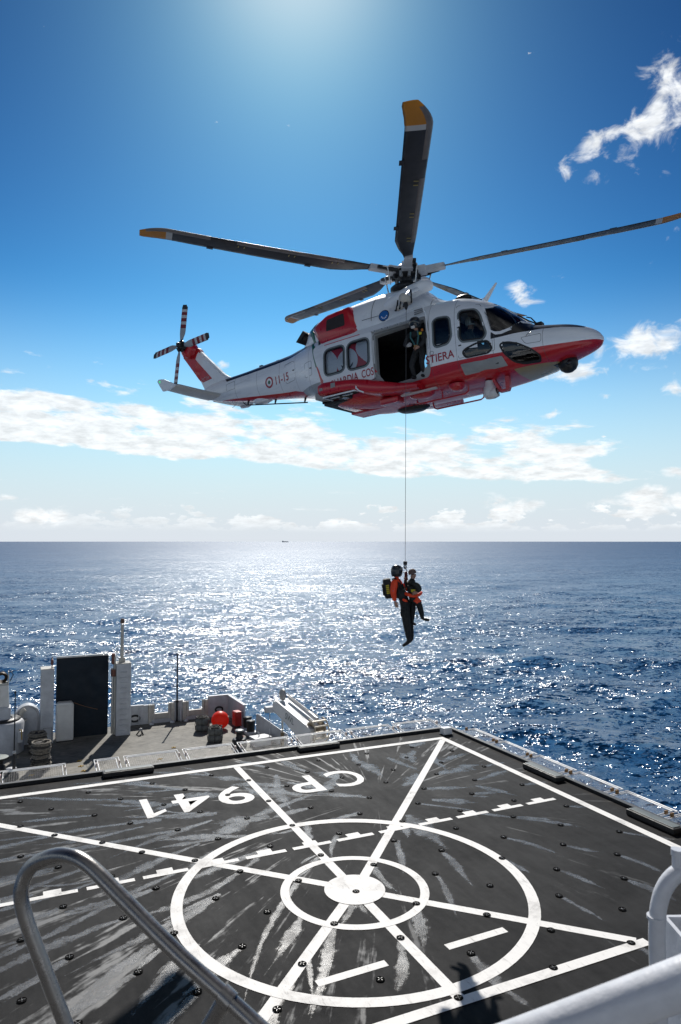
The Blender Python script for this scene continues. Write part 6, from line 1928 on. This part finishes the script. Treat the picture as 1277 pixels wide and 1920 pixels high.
hand(PR(780, 632, -.30), (-1, -.2, -.2), (0, -.2, 1), p2_, skin_m, .9)
hand(PR(645, 478, .02), (-.1, 0, 1), (1, -.2, 0), p2_, skin_m, 1.3)
m = MB(); m.lathe([(0, .100), (.05, .094), (.085, .06), (.096, .01), (.090, -.02)], 18, 0, Matrix.Translation(PR(738, 352, -.06)) @ Matrix.Rotation(R(-16), 4, 'Y')); m.build('hair', mat('grey_brown_hair', (.15, .10, .085), .8, var=.2, vscale=30), p2_)
for sy in (-.082, .082):
    m = MB(); m.lathe([(0, .012), (.018, .008), (.022, 0)], 10, 0, Matrix.Translation(PR(738, 392, -.06) + Vector((0, sy, 0))) @ Matrix.Rotation(R(90), 4, 'X')); m.build('ear', skin_m, p2_)
for sy in (-.03, .03):
    m = MB(); m.lathe([(0, .006), (.008, .004), (.009, -.004)], 8, 0, Matrix.Translation(PR(785, 372, -.06) + Vector((0, sy, 0))) @ Matrix.Rotation(R(90), 4, 'Y')); m.build('eye', mat('eye_dark', (.03, .02, .02), .3), p2_)
m = MB(); m.tube([PR(786, 412, -.085), PR(790, 412, -.06), PR(786, 412, -.035)], .006, 5); m.build('mouth', mat('lip', (.30, .12, .10), .5), p2_)
# orange rescue sling
m = MB(); cpt = PR(742, 650, -.06)
m.tube([cpt + Vector((.19 * math.cos(2 * math.pi * k / 20), .17 * math.sin(2 * math.pi * k / 20), -.02 + .03 * math.cos(4 * math.pi * k / 20))) for k in range(20)], .042, 8, closed=True)
sl_ = m.build('rescue_sling', suit_orange, p2_)
m = MB(); m.bbox(-.05, .05, -.02, .02, -.03, .03, .01, M=Matrix.Translation(PR(735, 605, -.25))); m.build('sling_patch', yellow_m, sl_)
m = MB(); kc = Vector(JJ(803, 755, -.165, 0)[:3]) - org
m.lathe([(.085, -.06), (.092, 0), (.085, .06)], 14, 0, Matrix.Translation(kc) @ Matrix.Rotation(R(35), 4, 'Y')); m.build('leg_band', suit_orange, p2_)
m = MB(); m.tube([PR(585, 735, -.16), PR(620, 752, -.17), PR(655, 770, -.16)], [.02, .035, .015], 8); m.build('leg_strap', suit_orange, p2_)
m = MB(); m.tube([PR(790, 800, -.12), PR(796, 900, -.12), PR(800, 960, -.12)], .006, 5); m.tube([PR(800, 960, -.12), PR(785, 1000, -.12), PR(800, 1025, -.12), PR(815, 1000, -.12), PR(800, 970, -.12)], .010, 5); m.build('spare_hook', dark_metal, p2_)

# ---- hoist cable and hook
top_w = HM @ Vector((CABX, CABY, -1.70))
hk = Vector(PP(635, 205))
o = thing('hoist_cable', 'thin steel hoist cable from the helicopter to the two hanging people', 'cable', (hk.x, hk.y, hk.z))
MB().tube([(0, 0, 0.05), (top_w.x - hk.x, top_w.y - hk.y, top_w.z - hk.z)], .0055, 6).build('wire', mat('wire_steel', (.10, .10, .10), .45, metal=.5), o)
MB().bbox(-.045, .045, -.045, .045, -.04, .045, .012).build('weight_block', blackglare, o)
MB().lathe([(.03, -.04), (.045, -.07), (.04, -.11), (.02, -.14)], 12).build('swivel', bare_metal, o)
MB().tube([(0, 0, -.13), (.04, 0, -.17), (.035, 0, -.23), (-.01, 0, -.25), (-.035, 0, -.21)], .013, 7).build('hook', bare_metal, o)
m = MB(); m.tube([(0, 0, -.22), (-.01, 0, -.36), (-.03, -.02, -.5)], .016, 6); m.tube([(.02, 0, -.20), (.03, 0, -.30), (.02, 0, -.40)], .028, 8); m.build('lifting_strop', mat('strop_dark_red', (.10, .015, .018), .7), o)

# ---- crewman standing in the cabin door (helicopter frame, then placed in the world)
def HJ(x, y, z, r_): 
    p = HM @ Vector((x, y, z)); return (p.x, p.y, p.z, r_)


J3 = dict(pelvis=HJ(.80, -1.10, -2.55, .135), belly=HJ(.80, -1.13, -2.42, .13), chest=HJ(.81, -1.20, -2.28, .15), upper=HJ(.82, -1.23, -2.20, .12), neck=HJ(.84, -1.28, -2.12, .06), head=HJ(.86, -1.34, -2.02, .085), crown=HJ(.86, -1.35, -1.94, .085),
          shR=HJ(.62, -1.24, -2.20, .072), elR=HJ(.55, -1.36, -2.44, .052), wrR=HJ(.74, -1.56, -2.56, .040), shL=HJ(1.00, -1.22, -2.22, .072), elL=HJ(1.05, -1.30, -2.46, .052), wrL=HJ(.93, -1.36, -2.58, .040),
          hiR=HJ(.70, -1.10, -2.60, .10), knR=HJ(.64, -1.27, -2.95, .070), anR=HJ(.62, -1.12, -3.20, .048), heR=HJ(.62, -1.08, -3.235, .045), toR=HJ(.62, -1.28, -3.245, .034),
          hiL=HJ(.88, -1.08, -2.60, .10), knL=HJ(.90, -1.22, -2.92, .068), anL=HJ(.86, -1.06, -3.17, .046), heL=HJ(.86, -1.02, -3.225, .044), toL=HJ(.86, -1.22, -3.235, .034))
b3 = {e: 0 for e in E}; b3[('neck', 'head')] = 1; b3[('head', 'crown')] = 1
for e in (('anR', 'heR'), ('heR', 'toR'), ('anL', 'heL'), ('heL', 'toL')): b3[e] = 2
cw = HM @ Vector((.74, -1.10, -3.27))
p3_ = thing('person', 'crewman in dark suit and helmet leaning out of the open cabin door', 'person', cw)
skin_body('body', {k: (v[0] - cw.x, v[1] - cw.y, v[2] - cw.z, v[3]) for k, v in J3.items()}, E, 'pelvis', b3, [mat('crew_suit', (.020, .021, .022), .8, var=.3, vscale=9, bump=.4, bscale=12), skin_m, boot_m], p3_)


def CL(x, y, z): return HM @ Vector((x, y, z)) - cw


def CD(x, y, z): return HM.to_3x3() @ Vector((x, y, z))


hand(CL(.75, -1.57, -2.56), CD(.6, -.6, -.1), CD(0, 0, 1), p3_, glove_pale, 1.3, 1.15)
hand(CL(.93, -1.37, -2.58), CD(-1, -.2, -.3), CD(0, -.2, 1), p3_, skin_m, .9)
RB = HM.to_3x3().to_4x4()
m = MB(); m.lathe([(0, .145), (.06, .138), (.11, .105), (.14, .04), (.144, -.03), (.13, -.10), (.105, -.13)], 20, 0, Matrix.Translation(CL(.86, -1.33, -1.955)) @ RB @ Matrix.Rotation(R(18), 4, 'X')); ho = m.build('helmet', helmet_dark, p3_)
m = MB(); m.lathe([(.146, .06), (.155, .02), (.155, -.05), (.146, -.08)], 14, 0, Matrix.Translation(CL(.86, -1.335, -1.96)) @ RB @ Matrix.Rotation(R(18), 4, 'X') @ Matrix.Rotation(R(-165), 4, 'Z'), ang=R(150)); m.build('visor', visor_m, ho)
m = MB(); m.bbox(-.045, .045, -.03, .03, -.03, .03, .012, M=Matrix.Translation(CL(.87, -1.46, -2.10)) @ RB); m.build('microphone', MATS['mask_pale'], p3_)
m = MB(); m.tube([CL(.74, -1.36, -2.16), CL(.73, -1.37, -2.30), CL(.80, -1.30, -2.50)], .02, 6); m.tube([CL(.93, -1.36, -2.18), CL(.95, -1.37, -2.32), CL(.86, -1.31, -2.52)], .02, 6); m.build('harness', mat('harness_teal', (.03, .13, .14), .6), p3_)
m = MB(); m.bbox(-.03, .03, -.02, .02, -.03, .03, .01, M=Matrix.Translation(CL(1.00, -1.36, -2.26)) @ RB); m.build('strobe', yellow_m, p3_)
m = MB(); m.bbox(-.045, .045, -.02, .02, -.04, .04, .012, M=Matrix.Translation(CL(.84, -1.34, -2.55)) @ RB); m.build('buckle', mat('buckle_orange', (.60, .30, .02), .5), p3_)
m = MB(); m.bbox(-.025, .025, -.02, .02, -.03, .03, .01, M=Matrix.Translation(CL(1.04, -1.33, -2.18)) @ RB); m.build('flashlight', mat('flash_orange', (.55, .16, .02), .5), p3_)

# ---- the two pilots
def pilot(yy, x0, lab, z0=0.0):
    cw_ = HM @ Vector((x0, yy, -2.92))
    def L(x, y, z): return HM @ Vector((x0 + x, yy + y, z + z0)) - cw_
    def Q(x, y, z, r_): return tuple(L(x, y, z)) + (r_,)
    Jp = dict(pelvis=Q(-.02, 0, -2.80, .14), belly=Q(-.04, 0, -2.62, .13), chest=Q(-.03, 0, -2.42, .15), upper=Q(-.01, 0, -2.32, .12), neck=Q(.01, 0, -2.22, .06), head=Q(.05, 0, -2.10, .085), crown=Q(.05, 0, -2.03, .085),
              shR=Q(-.01, -.18, -2.32, .072), elR=Q(.16, -.25, -2.56, .05), wrR=Q(.38, -.16, -2.58, .038), shL=Q(-.01, .18, -2.32, .072), elL=Q(.14, .25, -2.58, .05), wrL=Q(.34, .2, -2.68, .038),
              hiR=Q(.08, -.1, -2.80, .10), knR=Q(.46, -.14, -2.76, .07), anR=Q(.66, -.14, -3.1, .05), heR=Q(.66, -.14, -3.16, .045), toR=Q(.82, -.14, -3.14, .03),
              hiL=Q(.08, .1, -2.80, .10), knL=Q(.46, .14, -2.76, .07), anL=Q(.66, .14, -3.1, .05), heL=Q(.66, .14, -3.16, .045), toL=Q(.82, .14, -3.14, .03))
    p_ = thing('person', lab, 'person', cw_)
    skin_body('body', Jp, E, 'pelvis', b3, [mat('pilot_suit', (.05, .06, .055), .8, var=.2), skin_m, boot_m], p_)
    m_ = MB(); m_.lathe([(0, .14), (.06, .135), (.11, .10), (.14, .04), (.142, -.03), (.12, -.10)], 18, 0, Matrix.Translation(L(.04, 0, -2.02)) @ RB); h_ = m_.build('helmet', mat('pilot_helmet', (.55, .55, .53), .35, coat=.3), p_)
    m_ = MB(); m_.lathe([(.144, .05), (.152, .02), (.152, -.04), (.144, -.07)], 12, 0, Matrix.Translation(L(.05, 0, -2.02)) @ RB @ Matrix.Rotation(R(-70), 4, 'Z'), ang=R(140)); m_.build('visor', visor_m, h_)
    hand(L(.38, -.16, -2.58), CD(1, 0, -.3), CD(0, 1, .3), p_, glove_pale, 1.0)
    hand(L(.34, .2, -2.68), CD(1, 0, -.3), CD(0, -1, .3), p_, glove_pale, 1.0)


pilot(-.5, 1.90, 'helmeted pilot behind the near cockpit door window')
pilot(.5, 1.95, 'helmeted pilot in the far cockpit seat behind the windscreen')

# ================================================================== FOREGROUND RAILS (bridge-wing platform)
def RP(u, v, Y):
    x = (u - 638.5) / 1324.0; y = (960.0 - v) / 1324.0
    p = math.atan(55.0 / 1324.0); c, s = math.cos(p), math.sin(p)
    d = Vector((x, c - s * y, s + c * y)); d *= Y / d.y
    return Vector((d.x, d.y, EYE + d.z))


def smooth_path(P, n=6):
    out = []
    for i in range(len(P) - 1):
        p0, p1, p2, p3 = P[max(i - 1, 0)], P[i], P[i + 1], P[min(i + 2, len(P) - 1)]
        for k in range(n):
            s = k / n
            out.append(0.5 * ((2 * p1) + (p2 - p0) * s + (2 * p0 - 5 * p1 + 4 * p2 - p3) * s * s + (3 * p1 - p0 - 3 * p2 + p3) * s ** 3))
    out.append(P[-1]); return out


stainless = mat('brushed_stainless', (.28, .27, .26), .27, metal=.9, var=.10, vscale=10, bump=.05, bscale=60)
PLZ = 5.2
o = thing('stair_handrail', 'grey metal looped handrail in the near left foreground', 'handrail', (RP(40, 1680, 1.55).x, 1.5, PLZ))
og = Vector(o.location)
P = [RP(240, 2230, 1.50), RP(165, 2030, 1.50), RP(88, 1830, 1.50), RP(48, 1720, 1.50), RP(40, 1668, 1.50), RP(56, 1628, 1.50), RP(92, 1607, 1.48), RP(130, 1605, 1.46), RP(168, 1624, 1.44), RP(225, 1680, 1.41), RP(330, 1785, 1.36), RP(430, 1875, 1.32), RP(520, 1958, 1.28), RP(700, 2120, 1.20)]
MB().tube([p - og for p in smooth_path(P)], .0150, 18).build('rail', stainless, o)
P = [RP(424, 1868, 1.325), RP(398, 1915, 1.34), RP(340, 2010, 1.38), RP(260, 2140, 1.42)]
MB().tube([p - og for p in smooth_path(P)], .0155, 16).build('strut', stainless, o)
MB().tube([RP(417, 1862, 1.327) - og, RP(436, 1880, 1.317) - og], .0175, 16).build('weld_collar', stainless, o)

rail_white = mat('rail_white_paint', (.60, .62, .66), .36, coat=.2, var=.14, vscale=14, bump=.12, bscale=35)
o = thing('platform_rail', 'thick white tube rail crossing the near right corner', 'railing', (RP(1277, 1860, .92).x, .92, PLZ))
og = Vector(o.location)
P = [RP(820, 2010, .98), RP(1000, 1945, .95), RP(1150, 1890, .92), RP(1290, 1838, .89), RP(1480, 1765, .86)]
MB().tube([p - og for p in smooth_path(P, 4)], .027, 20).build('top_rail', rail_white, o)
MB().tube([RP(1480, 1765, .86) - og, Vector((RP(1480, 1765, .86).x - og.x, .86 - og.y, 0))], .026, 14).build('post', rail_white, o)
o = thing('goose_neck_pipe', 'white bent vent pipe at the right edge of the frame', 'vent pipe', (RP(1236, 1900, 1.75).x, 1.75, PLZ))
og = Vector(o.location)
P = [Vector((RP(1236, 1900, 1.75).x, 1.75, PLZ + .02)), RP(1236, 1900, 1.75), RP(1233, 1800, 1.75), RP(1232, 1735, 1.75), RP(1237, 1690, 1.75), RP(1250, 1658, 1.75), RP(1272, 1636, 1.75), RP(1300, 1628, 1.75), RP(1345, 1628, 1.75)]
MB().tube([p - og for p in smooth_path(P, 5)], .0195, 20).build('pipe', rail_white, o)
MB().tube([RP(1231, 1722, 1.75) - og, RP(1231, 1717, 1.75) - og], .0225, 20).build('weld_ring', rail_white, o)
MB().tube([RP(1270, 1640, 1.75) - og, RP(1270, 1600, 1.75) - og], .0125, 14).build('stub', rail_white, o)
MB().tube([RP(1270, 1603, 1.75) - og, RP(1270, 1592, 1.75) - og], .0150, 14).build('stub_cap', rail_white, o)
o = thing('wing_box', 'open white sheet-metal box behind the bent pipe at the right edge', 'box', (RP(1300, 1760, 2.0).x, 2.05, PLZ))
og = Vector(o.location)
x0 = RP(1242, 1720, 2.16).x - og.x; zt = RP(1243, 1716, 2.16).z - og.z
for (a, b_, c, d, nm) in ((x0, x0 + .5, -.22, -.208, 'front_panel'), (x0, x0 + .5, .10, .112, 'back_panel'), (x0, x0 + .012, -.208, .10, 'side_panel'), (x0 + .488, x0 + .5, -.208, .10, 'side_panel')):
    MB().box(a, b_, c, d, .003, zt).build(nm, rail_white, o)
MB().box(x0 + .012, x0 + .488, -.208, .10, .003, zt - .16).build('inside_shade', mat('box_inside_shade', (.03, .018, .014), .8), o)  # solid dark block; the shade inside the box is put into its colour
# amber edge lamp on the right-hand net
o = thing('edge_lamp', 'amber dome lamp on the right deck edge', 'lamp', dk(-8.10, 1.15, 0.0), DROT)
MB().lathe([(.0, .30), (.07, .29), (.115, .24), (.13, .17), (.12, .12)], 18).build('dome', mat('amber_dome', (.55, .30, .12), .3, coat=.3), o)
MB().lathe([(.12, .12), (.14, .10), (.14, .004)], 18).build('base', black_paint, o)

# ---- the platform and superstructure the picture is taken from (below and behind the view)
m = MB(); m.box(-3.2, 4.0, -5.95, 2.05, PLZ - .12, PLZ)
plat = tag(m.build('bridge_wing_platform', mat('platform_grey', (.10, .10, .10), .7, var=.2)), 'grey platform under the viewpoint overlooking the flight deck', 'platform')
m = MB(); m.box(-9.0, 9.0, -14.0, -6.0, -.01, 7.6)
sup = tag(m.build('superstructure', white_plate), 'white ship superstructure behind the viewpoint', 'superstructure')
for x in (-3.0, 3.8):
    MB().box(x - .08, x + .08, 1.2, 1.36, 0.01, PLZ - .125).build('pillar', white_plate, plat)
